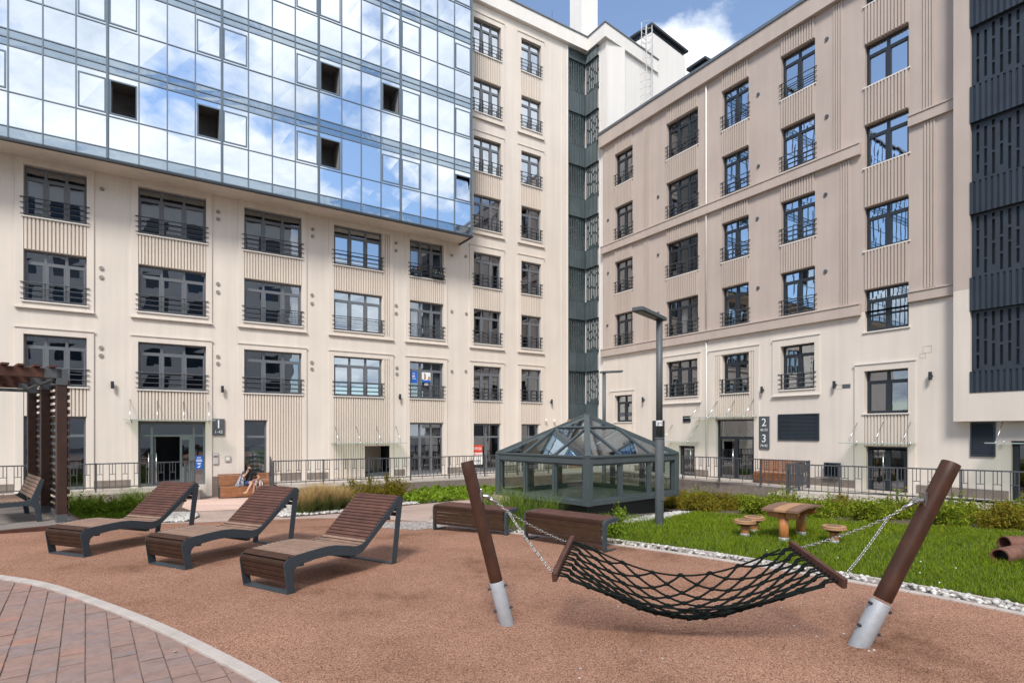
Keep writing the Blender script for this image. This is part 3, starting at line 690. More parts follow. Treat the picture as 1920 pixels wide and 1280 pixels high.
# projecting balcony stack on the right
y0 = -.4
mb = MB(); mb.box(-7.92, -3.0, y0, .002, 2.22, 3.14); mb.box(-7.92, -7.47, y0 + .001, .002, 3.14, 6.5); mb.build('balcony_frame', STUCCO, B)
mb = MB(); mb.box(-7.92, -7.47, y0, .002, 6.5, 18.68); mb.build('balcony_frame', STUCCO_D, B)
mapB = lambda a, z, d: (a, y0 + .08 + d, z)
for k, (t, c, d) in enumerate([('r', 3.14, 3.82), ('p', 3.82, 5.78), ('r', 5.78, 6.85), ('p', 6.85, 8.89), ('r', 8.89, 9.92), ('p', 9.92, 11.84), ('r', 11.84, 13.0), ('p', 13.0, 14.93), ('r', 14.93, 16.1), ('p', 16.1, 18.0), ('r', 18.0, 18.68)]):
    mb = MB()
    if t == 'p': screen(mb, -7.47, -3.05, c, d, lambda a, z, dd: mapB(a, z, dd + .06), .20, .075, seed=k + 90); mb.build('perforated_screen', SLATE_D, B, recalc=False)
    else: corrug(mb, -7.47, -3.05, c, d, lambda a, z, dd: mapB(a, z, dd - .1), .15, .04); mb.build('ribbed_apron', SLATE_D, B, recalc=False)
mb = MB(); mb.box(-7.46, -3.05, -.12, -.08, 3.2, 18.6); mb.build('balcony_back', INTER, B)

# ---- roof pieces
TWX = (.758, .652)
cab = thing('roof_cabin', 'white lift cabin with a dark overhanging cap beside the caged roof ladder', 'roof cabin', (8.97, 36.5, 20), math.atan2(TWX[1], TWX[0]))
mb = MB(); mb.box(0, 3.85, 0, 1.7, -2, 7.5); mb.build('wall', STUCCO_W, cab)
mb = MB(); mb.box(.08, 3.77, .08, 1.62, 7.5, 7.85); mb.build('louvre_band', SLATE_D, cab)
mb = MB(); mb.box(-.16, 4.0, -.16, 1.86, 7.85, 7.98); mb.build('roof', FRAME_D, cab)
LADM = M('ladder_paint', (.5, .5, .5), .5, var=.05)
lad = thing('roof_ladder', 'white caged steel ladder climbing the end wall to the lift cabin', 'ladder', (8.35, 36.2, 18.5), math.atan2(TWX[1], TWX[0]))
mb = MB()
for x in (-.3, .15): mb.tube([(x, -.1, 0), (x, -.1, 9.2)], .03, 6)
for k in range(30): mb.tube([(-.3, -.1, .2 + k * .3), (.15, -.1, .2 + k * .3)], .016, 5)
mb.build('stiles_and_rungs', LADM, lad)
mb = MB()
def arc(z): return [(-.075 + .42 * math.cos(t), -.1 - .62 * math.sin(t), z) for t in [math.pi * k / 8 for k in range(9)]]
for k in range(20): mb.tube(arc(.3 + k * .46), .012, 5)
for k in (2, 4, 6): mb.tube([arc(.3)[k], arc(8.8)[k]], .022, 5)
mb.build('cage', LADM, lad)
chm = thing('roof_chimney', 'tall plain white chimney block rising off the left roof', 'chimney', (0, 0, 0))
mb = MB(); p = A2W(24.4, 2.5); chm.location = (p.x, p.y, 24.9); chm.rotation_euler = (0, 0, ROT_A); mb.box(0, 1.4, 0, 1.25, 0, 8); mb.build('wall', STUCCO_W, chm)
ub = thing('roof_upstand', 'low white roof upstand with a metal lid on the left roof edge', 'roof upstand', A2W(20.9, 1.4, 25.0), ROT_A)
mb = MB(); mb.box(0, 1.6, 0, 1.0, 0, 1.55); mb.build('wall', STUCCO_W, ub)
mb = MB(); mb.box(-.06, 1.66, -.06, 1.06, 1.552, 1.64); mb.tube([(.6, .5, 1.6), (.6, .5, 3.4)], .012, 5); mb.build('lid', FRAME_D, ub)
vt = thing('roof_vent', 'small dark capped vent box on the right roof edge', 'roof vent', (0, 0, 0))
pv = cB * nB + 20.2 * dB + 2.0 * nB; vt.location = (pv[0], pv[1], 18.7); vt.rotation_euler = (0, 0, ROT_B)
mb = MB(); mb.box(-.42, .42, 0, .9, -.6, 2.0); mb.build('body', STUCCO_W, vt)
mb = MB(); mb.box(-.4, .4, .03, .87, 2.0, 2.7); mb.build('louvre_band', SLATE_D, vt)
mb = MB(); mb.box(-.62, .62, -.2, 1.1, 2.7, 2.84); mb.build('cap', FRAME_D, vt)

# ---- house closing the court behind the photographer; only its mirror image shows in the panes
C = thing('apartment_building', 'cream apartment house mirrored in the lower left windows', 'building', (27.7, -13.0, 0), ROT_A + math.pi)
ch = [(1.5 + 4.2 * i, 3.9 + 4.2 * i, 3.5 + 3.1 * k, 5.4 + 3.1 * k) for i in range(14) for k in range(8)]
mb = MB(); wall_grid(mb, 0, 60, -1.3, 28.9, ch, 0, .2); mb.quad((0, 0, -1.3), (0, 14, -1.3), (0, 14, 28.9), (0, 0, 28.9)); mb.build('wall', STUCCO_W, C, recalc=False)
mb = MB()
for (a, b, c, d) in ch: mb.box(a, b, .16, .2, c, d)
mb.build('window', M('far_glass', (.02, .03, .05), .05, spec=.9), C)
mb = MB(); mb.box(0, 60, -.2, 14, 28.9, 29.5); mb.build('roof', FRAME_D, C)

# ------------------------------------------------------------------ things fixed on the walls
def wlamp(fr, x, z, where):
    org, rot = (ORG_A, ROT_A) if fr == 'A' else (ORG_B, ROT_B)
    if fr == 'A': p = A2W(x, 0, z)
    else: q = cB * nB - x * dB; p = Vector((q[0], q[1], z))
    t = thing('wall_lamp', 'small dark up and down wall lamp ' + where, 'wall lamp', p, rot, 'wall lamps on the plastered houses')
    m = MB(); m.tube([(0, -.14, -.14), (0, -.14, .14)], .055, 12); m.build('shade', FRAME_D, t, smooth=False, bevel=.004)
    m = MB(); m.box(-.03, .03, -.1, .002, -.04, .04); m.build('bracket', FRAME_D, t)
wlamp('A', -1.12, 3.68, 'left of the entrance marked 1'); wlamp('A', 2.68, 3.67, 'above the number plate 1'); wlamp('A', 10.58, 3.60, 'left of the window with posters'); wlamp('A', 19.96, 3.62, 'beside the corner stair shaft')
wlamp('B', -22.16, 3.61, 'behind the tall lamp post'); wlamp('B', -15.05, 3.71, 'above the number plate 2 and 3'); wlamp('B', -11.93, 3.72, 'right of the dark shutter'); wlamp('B', -8.68, 3.80, 'beside the perforated balconies')

def plate(fr, x0, x1, z0, z1, label, cat='sign', name='number_plate', mat=SIGNM, y=-.06):
    if fr == 'A': p = A2W((x0 + x1) / 2, y, (z0 + z1) / 2); rot = ROT_A
    else: q = cB * nB - (x0 + x1) / 2 * dB + y * nB; p = Vector((q[0], q[1], (z0 + z1) / 2)); rot = ROT_B
    t = thing(name, label, cat, p, rot)
    w, h = (x1 - x0) / 2, (z1 - z0) / 2
    m = MB(); m.box(-w, w, 0, .03, -h, h); m.build('board', mat, t, bevel=.004)
    return t, w, h
t, w, h = plate('A', 2.31, 2.77, 1.73, 2.42, 'dark grey plate reading 1 and 1-42 beside the open entrance')
text(t, '1', .50, (0, -.003, .10), WHITE); text(t, '1-42', .17, (0, -.003, -.21), WHITE)
t, w, h = plate('B', -15.24, -14.74, 1.13, 2.55, 'tall dark grey plate reading 2, 43-73, 3 and 74-92')
text(t, '2', .48, (0, -.003, .43), WHITE); text(t, '43-73', .15, (0, -.003, .11), WHITE); text(t, '3', .48, (0, -.003, -.27), WHITE); text(t, '74-92', .15, (0, -.003, -.58), WHITE)
m = MB(); m.box(-.23, .23, -.004, .001, -.015, -.007); m.build('joint', FRAME_D, t)
# posters
a0 = 1.69
t, w, h = plate('A', a0, a0 + .28, .33, .87, 'blue poster with white lines on the entrance side light', 'poster', 'blue_poster', BLUE, y=.10)
m = MB()
for (x, z, ww) in ((0, .20, .07), (0, .11, .10), (.005, .06, .11), (0, -.03, .07), (0, -.08, .05)): m.box(x - ww, x + ww, -.003, .001, z - .014, z + .014)
m.add([(-.07, -.003, -.19), (.07, -.003, -.12), (.02, -.003, -.19), (-.01, -.003, -.23)], [(0, 1, 2, 3)]); m.build('lettering', WHITE, t, recalc=False)
t, w, h = plate('A', ua(888), ua(906), .09, 1.15, 'red and white rental notice taped in a glazed door', 'poster', 'rental_notice', WHITE, y=.085)
m = MB(); m.box(-w, w, -.003, .001, .12, h); m.build('red_field', RED, t)
text(t, 'АРЕНДА', .20, (0, -.006, .33), WHITE, sx=.62); text(t, '920 70 55', .20, (0, -.003, .0), RED, sx=.6); text(t, 'от 20 м²', .15, (0, -.003, -.33), INK, sx=.7)
x0, x1 = BAYS[4][0], BAYS[4][1]
t, w, h = plate('A', x0 + .12, x0 + .46, 4.35, 4.95, 'blue poster in the left light of the office window', 'poster', 'blue_poster', BLUE, y=.115)
m = MB()
for (x, z, ww) in ((-.02, .18, .07), (-.03, .07, .08), (-.03, .02, .08), (0, -.08, .1)): m.box(x - ww, x + ww, -.003, .001, z - .014, z + .014)
m.build('lettering', WHITE, t)
t, w, h = plate('A', x0 + .72, x0 + 1.2, 4.42, 4.92, 'picture poster in the middle light of the office window', 'poster', 'picture_poster', WHITE, y=.115)
for nm, mt, pts in (('blue_field', BLUE, [(-.24, -.25), (.24, -.25), (.24, -.17), (.1, -.12), (-.05, -.16), (-.24, -.1)]), ('brown_shape', WOOD_O, [(-.13, -.12), (-.03, -.12), (-.02, .02), (-.1, .06)]), ('brown_shape', WOOD_O, [(.1, -.12), (.22, -.12), (.2, .05), (.12, .04)]), ('dark_shape', INK, [(-.1, .06), (-.02, .04), (-.05, .16), (-.12, .22)])):
    m = MB(); m.add([(a, -.003 if nm != 'blue_field' else -.002, b) for a, b in pts], [tuple(range(len(pts)))]); m.build(nm, mt, t, recalc=False)
t, w, h = plate('A', x0 + .88, x0 + 1.08, 4.25, 4.36, 'tiny white label below the picture poster', 'sign', 'small_label', WHITE, y=.115)
text(t, '8182', .09, (0, -.003, 0), INK)
t, w, h = plate('A', 2.33, 2.53, .52, 1.0, 'pale intercom panel beside the blue poster', 'intercom', 'intercom', M('panel_grey', (.5, .47, .45), .5))
m = MB(); m.box(-.07, .07, -.004, .002, .05, .1); m.build('screen', INK, t)
t, w, h = plate('A', 2.78, 3.0, .62, .85, 'small square socket cover on the plaster right of the intercom', 'socket', 'socket_cover', M('cover_grey', (.42, .4, .39), .5))
m = MB(); m.box(-.07, .07, -.004, .002, -.06, .06); m.build('lid', TRIM, t)

# glass canopies
def canopy(fr, x0, x1, z, label, depth=1.1, rods=3):
    if fr == 'A': p = A2W((x0 + x1) / 2, 0, z); rot = ROT_A
    else: q = cB * nB - (x0 + x1) / 2 * dB; p = Vector((q[0], q[1], z)); rot = ROT_B
    t = thing('glass_canopy', label, 'canopy', p, rot, 'glass canopies over the doors'); w = (x1 - x0) / 2
    m = MB(); n = 3
    for k in range(n): m.box(-w + 2 * w * k / n + .006, -w + 2 * w * (k + 1) / n - .006, -depth, -.05, .03, .048)
    m.build('glass_sheet', G_CAN, t)
    m = MB()
    m.box(-w, w, -depth - .012, -depth, .024, .054); m.build('glass_edge', M('canopy_edge', (.36, .43, .40), .3) if 'canopy_edge' not in bpy.data.materials else bpy.data.materials['canopy_edge'], t)
    m = MB()
    for k in range(rods):
        x = -w + .2 + (2 * w - .4) * k / max(1, rods - 1)
        m.tube([(x, -.02, .85), (x, -depth + .25, .05)], .011, 6); m.ball((x, -.02, .85), .03); m.ball((x, -depth + .25, .06), .035); m.tube([(x, -.1, .0), (x, -.1, .1)], .02, 6)
    m.build('tie_rods', STAIN, t, smooth=True)
canopy('A', -.75, 2.35, 2.30, 'clear glass canopy over the open entrance marked 1', 1.0, 4)
canopy('A', 7.2, 10.6, 1.30, 'clear glass canopy over the recessed passage with bushes before it', 1.0, 4)
canopy('B', -18.6, -15.3, 2.50, 'clear glass canopy beside the number plate 2 and 3', 1.0, 4)
canopy('B', -20.4, -18.4, 1.35, 'short clear glass canopy right of the tall lamp post', 1.0, 2)
canopy('B', -11.3, -9.1, 1.42, 'clear glass canopy over the door behind the right hammock post', 1.0, 3)
canopy('B', -6.9, -4.6, 1.5, 'clear glass canopy at the far right under the balconies', 1.0, 3)
# security cameras
for k, (x, z) in enumerate(((19.55, 2.62), (20.15, 2.60))):
    t = thing('security_camera', 'tiny white security camera %s by the corner shaft' % ('nearer the door' if k == 0 else 'nearer the shaft'), 'camera', A2W(x, 0, z), ROT_A, 'security cameras by the corner shaft')
    m = MB(); m.tube([(0, .0, 0), (0, -.08, -.02), (0, -.12, -.08)], .02, 6); m.build('bracket', TRIM, t)
    m = MB(); m.ball((0, -.14, -.1), .07); m.build('body', WHITE, t, smooth=True)
# flower boxes on the railing of the fifth window
def flowerbox(x0, x1, z, label, fl):
    t = thing('flower_box', label, 'flower box', A2W((x0 + x1) / 2, -.16, z), ROT_A); w = (x1 - x0) / 2
    m = MB(); m.box(-w, w, -.09, .06, -.1, .06); m.build('box', FRAME_D, t, bevel=.01)
    n = 160; m = MB(); m2 = MB()
    for k in range(n):
        c = Vector((random.uniform(-w, w), random.uniform(-.14, .1), .06 + abs(random.gauss(0, .1)))); d = Vector((random.gauss(0, 1), random.gauss(0, 1), random.gauss(0, 1))).normalized() * .035; e = d.orthogonal().normalized() * .02
        (m2 if k % 3 == 0 and c.z > .1 else m).add([c - d, c + e, c + d, c - e], [(0, 1, 2, 3)])
    m.build('leaves', leaf_mat('box_leaf', [(.02, .06, .015), (.05, .12, .03)]), t, recalc=False); m2.build('blooms', M('bloom_' + fl[0], fl[1], .6), t, recalc=False)
flowerbox(11.2, 11.62, 9.95, 'flower box with red blooms on the window railing', ('red', (.5, .02, .06)))
flowerbox(12.3, 12.98, 9.9, 'flower box with white blooms on the window railing', ('white', (.7, .7, .66)))

# ------------------------------------------------------------------ ground
def sheet(name, poly, mat, dz, kind='structure', y0=None):
    bm = bmesh.new(); vs = [bm.verts.new((x, y, 0)) for x, y in poly]; bm.faces.new(vs)
    for d in (10.5, 23.5): bmesh.ops.bisect_plane(bm, geom=bm.verts[:] + bm.edges[:] + bm.faces[:], plane_co=(0, d, 0), plane_no=(0, 1, 0))
    bmesh.ops.triangulate(bm, faces=bm.faces)
    for v in bm.verts: v.co.z = gz(v.co.y) + dz
    bmesh.ops.recalc_face_normals(bm, faces=bm.faces)
    for f in bm.faces:
        if f.normal.z < 0: f.normal_flip()
    me = bpy.data.meshes.new(name); bm.to_mesh(me); bm.free(); me.materials.append(mat)
    o = link(bpy.data.objects.new(name, me))
    if kind: o['kind'] = kind
    return o


def strip(mb, pts, w, z0, z1, side=1):
    """kerb: band of width w to one side of a polyline"""
    P = [Vector((x, y)) for x, y in pts]; n = len(P); off = []
    for i in range(n):
        t = (P[min(i + 1, n - 1)] - P[max(i - 1, 0)]).normalized(); off.append(P[i] + Vector((-t.y, t.x)) * w * side)
    for i in range(n - 1):
        a, b, c, d = P[i], P[i + 1], off[i + 1], off[i]; g = lambda p, z: (p.x, p.y, gz(p.y) + z)
        gap = (b - a).normalized() * .004; a2 = a + gap; d2 = d + gap
        vs = [g(a2, z0), g(b, z0), g(c, z0), g(d2, z0), g(a2, z1), g(b, z1), g(c, z1), g(d2, z1)]
        mb.add(vs, [(3, 2, 1, 0), (4, 5, 6, 7), (0, 1, 5, 4), (1, 2, 6, 5), (2, 3, 7, 6), (3, 0, 4, 7)])
    return [(p.x, p.y) for p in off]


def smooth_poly(pts, n=6):
    P = [np.array(p, float) for p in pts]; out = []
    for i in range(len(P) - 1):
        p0, p1, p2, p3 = P[max(i - 1, 0)], P[i], P[i + 1], P[min(i + 2, len(P) - 1)]
        for k in range(n):
            t = k / n; out.append(tuple(.5 * ((2 * p1) + (-p0 + p2) * t + (2 * p0 - 5 * p1 + 4 * p2 - p3) * t * t + (-p0 + 3 * p1 - 3 * p2 + p3) * t ** 3)))
    out.append(tuple(P[-1])); return out


sheet('ground', [(-120, -80), (120, -80), (120, 160), (-120, 160)], M('court_asphalt', (.16, .14, .13), .9, var=.15, vs=.5), -.05)
PATHM = brick_mat('path_brick', (.46, .345, .29), (.41, .30, .255), (.34, .26, .225), 1.0, R(-30), .4, .1)
PEACH = brick_mat('plaza_brick', (.70, .50, .41), (.66, .45, .37), (.58, .44, .38), 1.0, R(-30), .4, .1)
sheet('paved_path', [(-18, 10.5), (2.2, 9.6), (2.5, 20), (2, 32), (-18, 30)], PATHM, -.02)
plz = [(A2W(1.2, 0)), A2W(7.2, -0.0), A2W(8, -3.4), A2W(6.6, -6.2), A2W(2.0, -4.9), A2W(1.0, -2.4)]
sheet('plaza', [(-13.3, 21.2), (-11.9, 23.6), (-6.0, 26.6), (-8.6, 22.6), (-7.2, 17.6), (-9.0, 16.3), (-11.6, 18.6)], PEACH, -.012)
CURVE = smooth_poly([(-14, 8.7), (-10, 8.35), (-8.2, 7.95), (-6.76, 7.5), (-5.75, 7.08), (-4.56, 6.35), (-3.48, 5.63), (-2.61, 4.98), (-1.69, 4.24), (-.8, 3.4), (.2, 2.3), (1.4, .8), (2.2, -.6)], 5)
LK = smooth_poly([(-2.05, 13.15), (-1.45, 12.1), (-.75, 11.2), (.2, 10.42), (.95, 9.95), (1.65, 9.5), (2.76, 8.62), (3.84, 7.57), (4.66, 6.69), (5.26, 5.84), (6.1, 4.4), (6.9, 2.6), (7.4, 1)], 5)
UPK = smooth_poly([(-14, 11.6), (-10.5, 11.75), (-8.6, 12.2), (-7.2, 12.75), (-5.24, 13.75), (-4.44, 13.95), (-3.4, 13.75), (-2.6, 13.4), (-2.05, 13.15)], 4)
RUB = granule_mat('rubber_granules', [(.10, .046, .032), (.28, .143, .095), (.35, .188, .127), (.48, .295, .21), (.215, .103, .07)], 120, (1.13, 1.12, 1.10), .7)
sheet('rubber_ground', CURVE + [(7.4, -.6)] + LK[::-1] + UPK[::-1], RUB, 0.0)
mb = MB(); INK_ = strip(mb, CURVE, .11, -.1, .012, -1); o = mb.build('kerb', KERB, bevel=.006); o['kind'] = 'structure'
mb = MB(); LK2 = strip(mb, LK, .09, -.1, .02, 1); o = mb.build('kerb', KERB, bevel=.008); o['kind'] = 'structure'
mb = MB(); strip(mb, UPK, .09, -.1, .012, 1); o = mb.build('kerb', KERB); o['kind'] = 'structure'
mb = MB(); LK3 = strip(mb, [(p.x, p.y) for p in [Vector(q) for q in strip(MB(), LK, .36, 0, 0, 1)]], .04, -.1, .03, 1); o = mb.build('kerb', KERB, bevel=.006); o['kind'] = 'structure'
# pavers: every stone modelled, courses along a slanted axis
pd = Vector((-.6, .8)); pc = Vector((.8, .6)); mb = MB()
def inside(poly, x, y):
    r = False; j = len(poly) - 1
    for i in range(len(poly)):
        xi, yi = poly[i]; xj, yj = poly[j]
        if (yi > y) != (yj > y) and x < (xj - xi) * (y - yi) / (yj - yi) + xi: r = not r
        j = i
    return r
PAV = CURVE + [(2.2, -2), (-14, -2)]
W = .178
for ci in range(-70, 40):
    s = -9.0 + random.uniform(0, .3)
    while s < 14:
        ln = random.choice((.09, .13, .13, .17, .17, .22)); c = pc * (ci * W) + pd * s; m_ = c + pc * W / 2 + pd * ln / 2
        if inside(PAV, m_.x, m_.y) and m_.y > 1.5 and m_.y > -m_.x * .7 - 3:
            g = .0035; z = -.012 + random.uniform(-.0035, .0035); h = .0055; a = c + pc * g + pd * h; b = c + pc * (W - g) + pd * h; d = c + pc * (W - g) + pd * (ln - h); e = c + pc * g + pd * (ln - h)
            k = .004; ai = a + pc * k + pd * k; bi = b - pc * k + pd * k; di = d - pc * k - pd * k; ei = e + pc * k - pd * k
            vs = [(p.x, p.y, z - .006) for p in (a, b, d, e)] + [(p.x, p.y, z + random.uniform(-.0008, .0008)) for p in (ai, bi, di, ei)]
            mb.add(vs, [(4, 5, 6, 7), (0, 1, 5, 4), (1, 2, 6, 5), (2, 3, 7, 6), (3, 0, 4, 7)])
        s += ln
pm, nt, p, L = new_mat('paver_stone'); geo = nt.nodes.new('ShaderNodeNewGeometry'); tc = nt.nodes.new('ShaderNodeTexCoord')
r = ramp(nt, [(0, (.25, .165, .137)), (.25, (.275, .18, .148)), (.45, (.26, .18, .155)), (.62, (.235, .175, .16)), (.78, (.29, .185, .148)), (.95, (.27, .175, .148)), (1, (.37, .185, .13))]); L.new(geo.outputs['Random Per Island'], r.inputs['Fac'])
nz = nt.nodes.new('ShaderNodeTexNoise'); nz.inputs['Scale'].default_value = 9; nz.inputs['Detail'].default_value = 9; nz.inputs['Roughness'].default_value = .7; L.new(tc.outputs['Object'], nz.inputs['Vector'])
r2 = ramp(nt, [(.25, (.72, .7, .72)), (.5, (1, 1, 1)), (.75, (1.2, 1.2, 1.22))]); L.new(nz.outputs['Fac'], r2.inputs['Fac'])
mx = nt.nodes.new('ShaderNodeMix'); mx.data_type = 'RGBA'; mx.blend_type = 'MULTIPLY'; mx.inputs[0].default_value = 1; L.new(r.outputs['Color'], mx.inputs[6]); L.new(r2.outputs['Color'], mx.inputs[7])
L.new(mx.outputs[2], p.inputs['Base Color']); p.inputs['Roughness'].default_value = .85
bp = nt.nodes.new('ShaderNodeBump'); bp.inputs['Strength'].default_value = .5; bp.inputs['Distance'].default_value = .006; n3 = nt.nodes.new('ShaderNodeTexNoise'); n3.inputs['Scale'].default_value = 160; L.new(tc.outputs['Object'], n3.inputs['Vector']); L.new(n3.outputs['Fac'], bp.inputs['Height']); L.new(bp.outputs['Normal'], p.inputs['Normal'])
o = mb.build('brick_paving', pm, recalc=False); o['kind'] = 'structure'
sheet('joint_sand', PAV, M('joint_sand', (.19, .135, .11), .95, var=.4, vs=6), -.021)
# beds
LBED = [(-18, 12.1), (-10.6, 12.15), (-8.8, 12.55), (-7.45, 13.0), (-7.9, 14.4), (-8.6, 15.6), (-10.4, 17.9), (-12.2, 21.2), (-14, 20.3), (-18, 17.5)]
MBED = [(-5.7, 14.35), (-4.75, 15.6), (-4.2, 17.2), (-3.4, 19.2), (-2.4, 21.4), (-1.2, 23.6), (-.6, 26), (-.5, 30), (-4.7, 27.6), (-8, 25.1), (-8.3, 23.3), (-7.6, 19.5), (-6.6, 16)]
sheet('soil_bed', LBED, SOIL, -.008); sheet('soil_bed', MBED, SOIL, -.008)
FB = LK2[:len(LK2) // 2 + 2] + [(1.9, 11.6), (2.4, 13.0), (2.0, 14.5), (-.2, 17), (-.9, 17.2), (-1.6, 14.8)]
sheet('soil_bed', [q for q in LK2 if q[1] > 9.2] + [(3.0, 10.8), (3.5, 13.2), (2.3, 15.2), (.2, 17.4), (-.9, 17.4), (-1.5, 15)], SOIL, -.006)
LAWN = [q for q in LK3 if q[1] < 9.9] + [(12, 1.5), (12.2, 7.5), (11, 9.2), (9.4, 10.9), (7.7, 12.5), (6.0, 14.4), (5.0, 15.7), (3.6, 13.5), (2.2, 12.1), (1.6, 11.0)]
sheet('lawn_soil', LAWN, M('lawn_base', (.045, .085, .014), .95, var=.4, vs=5), .004)
HB = [(5.0, 15.7), (6.0, 14.4), (7.7, 12.5), (9.4, 10.9), (11, 9.2), (12.2, 7.5), (18, 10), (16, 14.5), (9.2, 19.4), (7.6, 26.5), (3.0, 26), (3.2, 19)]
sheet('soil_bed', HB, SOIL, -.004)

# raised walkways
def platform(name, poly, top, mat_top, label):
    t = thing(name, label, 'walkway'); m = MB(); fn = lambda a, b, z: (a, b, z)
    m.prism(poly, fn, -1.3, top - .09); m.build('wall', GRANITE, t)
    m = MB(); cx = sum(p[0] for p in poly) / len(poly); cy = sum(p[1] for p in poly) / len(poly)
    big = [(cx + (x - cx) * 1.006, cy + (y - cy) * 1.006) for x, y in poly]
    m.prism(big, fn, top - .088, top); m.build('slab', mat_top, t, bevel=.01)
    return t
def AP(*q): return [tuple(A2W(x, y)[:2]) for x, y in q]
SL = M('walkway_slab', (.47, .42, .37), .85, var=.1, vs=3, bump=.1, bs=50)
platform('raised_walkway', AP((-17, -.02), (-17, -1.5), (1.75, -1.5), (1.75, -.02)), PLAT, SL, 'granite walled walkway with railing before the entrance marked 1')
platform('raised_walkway', AP((4.7, -.03), (4.7, -2.95), (22.0, -2.95), (22.0, -.03)), PLAT, SL, 'granite walled walkway behind the flowering bushes')
BP = [(7.5, 27.6), (11.3, 22.1), (9.05, 20.1), (9.25, 19.25), (14.8, 15.6), (18.5, 13.2), (22, 5.5), tuple(cB * nB + 3.5 * dB - .04 * nB), tuple(cB * nB + 25.4 * dB - .04 * nB)]
platform('raised_walkway', BP, PLAT + .04, SL, 'pale slabbed walkway behind the low hedge on the right')
# ------------------------------------------------------------------ railings
def fence(p0, p1, label, hgt=1.05, posts=4, dbl=False, group=None):
    p0 = Vector(p0); p1 = Vector(p1); t = thing('railing', label, 'railing', p0, 0, group); v = p1 - p0; Ln = Vector((v.x, v.y)).length
    at = lambda s, z: (v.x * s / Ln, v.y * s / Ln, v.z * s / Ln + z)
    for k in range(posts):
        s = Ln * k / (posts - 1); m = MB(); m.bar(at(s, -.02), at(s, hgt + .005), .05, .05, (v.x, v.y, 0)); m.build('post', RAILM, t)
    m = MB(); m.bar(at(0, hgt - .02), at(Ln, hgt - .02), .05, .04); m.build('top_rail', RAILM, t)
    m = MB(); m.bar(at(0, .17), at(Ln, .17), .04, .035)
    if dbl: m.bar(at(0, hgt - .14), at(Ln, hgt - .14), .035, .03)
    m.build('bottom_rail', RAILM, t)
    m = MB(); s = .1; k = 0; b = .021; dr = (v.x, v.y, 0)
    while s < Ln - .05:
        m.bar(at(s, .04 if k % 3 == 0 else .17), at(s, hgt - .03), b, b, dr)
        if k % 2 == 0 and s + .2 < Ln:
            zz = .62 if dbl else .64
            m.bar(at(s, zz), at(s + .19, zz), b, b); m.bar(at(s + .095, zz), at(s + .095, hgt - .03), b, b, dr)
            if dbl: m.bar(at(s + .095, zz - .2), at(s + .285, zz - .2), b, b); m.bar(at(s + .19, zz - .2), at(s + .19, zz + .1), b, b, dr)
        s += .19; k += 1
    m.build('infill_bars', RAILM, t)
    return t
def AW(x, y, z): return A2W(x, y, z)
fence(AW(-10, -1.35, PLAT), AW(1.25, -1.35, PLAT), 'grey bar railing running behind the pergola to the entrance marked 1', posts=5)
fence(AW(1.25, -1.33, PLAT), AW(1.62, -.55, PLAT), 'short grey railing return beside the open entrance', posts=2)
u0 = ua(513, 2.85); u1 = ua(938, 2.85)
fence(AW(u0, -2.82, PLAT), AW(u1 + 3, -2.82, PLAT), 'long grey bar railing above the flowering bushes and behind the skylight', posts=8)
fence(AW(u0 - .05, -3.0, PLAT - .45), AW(u0 - .02, -2.2, PLAT - .1), 'short dark railing panel end-on beside the seated man', posts=2, hgt=1.3)
fence((7.93, 26.4, -.29), (11.45, 22.0, -.29), 'grey bar railing right of the skylight in front of the double doors', posts=4)
fence((9.4, 19.45, -.26), (14.6, 15.95, -.28), 'grey bar railing with paired ties on the pale slab behind the hedge', posts=5)
fence((9.55, 19.65, -.27), (11.4, 21.8, -.27), 'slanting grey railing closing the landing between the two right railings', posts=3)
fence((14.3, 20.2, -.26), (17.8, 18.6, -.26), 'rear grey railing with doubled top rail behind the right hammock post', posts=3, dbl=True)
fence((14.95, 15.75, -.27), (18.2, 13.5, -.27), 'grey bar railing leaving the frame at the far right', posts=3, dbl=True)

# bicycle hoops on the left walkway
for k, px in enumerate((868, 893)):
    x = ua(px, 1.9); t = thing('bicycle_hoop', 'low white steel hoop on the walkway, %s of two' % ('left' if k == 0 else 'right'), 'bicycle stand', A2W(x, -1.9, PLAT), ROT_A, 'bicycle hoops by the glazed doors')
    m = MB(); m.tube([(-.22, 0, 0), (-.22, 0, .3), (-.16, 0, .36), (.16, 0, .36), (.22, 0, .3), (.22, 0, 0)], .022, 8); m.build('hoop', STAIN, t, smooth=True)
    m = MB(); m.box(-.27, -.17, -.05, .05, 0, .012); m.box(.17, .27, -.05, .05, 0, .012); m.build('foot', STAIN, t)

# ------------------------------------------------------------------ sun loungers
OUT = [(0, 0), (-.11, 0), (-.16, .33), (-.152, .37), (-.125, .40), (-.09, .42), (0, .437), (.22, .452), (.46, .462), (.62, .452), (.80, .415), (.92, .385), (1.0, .38), (1.07, .392), (1.15, .43), (1.46, .69), (1.75, .935), (1.79, .958), (1.83, .958), (1.86, .93), (1.868, .89), (1.80, .45), (1.735, 0), (1.635, 0), (1.70, .45), (1.742, .79), (1.735, .80), (1.44, .565), (1.10, .30), (1.03, .268), (.96, .258), (.86, .268), (.70, .305), (.50, .34), (.30, .338), (.08, .315), (.02, .295), (-.02, .26), (-.035, .2)]
TOP = [(-.15, .335), (-.14, .372), (-.115, .395), (-.08, .41), (0, .425), (.22, .44), (.46, .45), (.62, .44), (.80, .403), (.92, .373), (1.0, .368), (1.065, .38), (1.14, .42), (1.45, .68), (1.74, .925), (1.785, .948), (1.825, .945), (1.853, .92), (1.84, .82), (1.80, .70)]
WD = .84
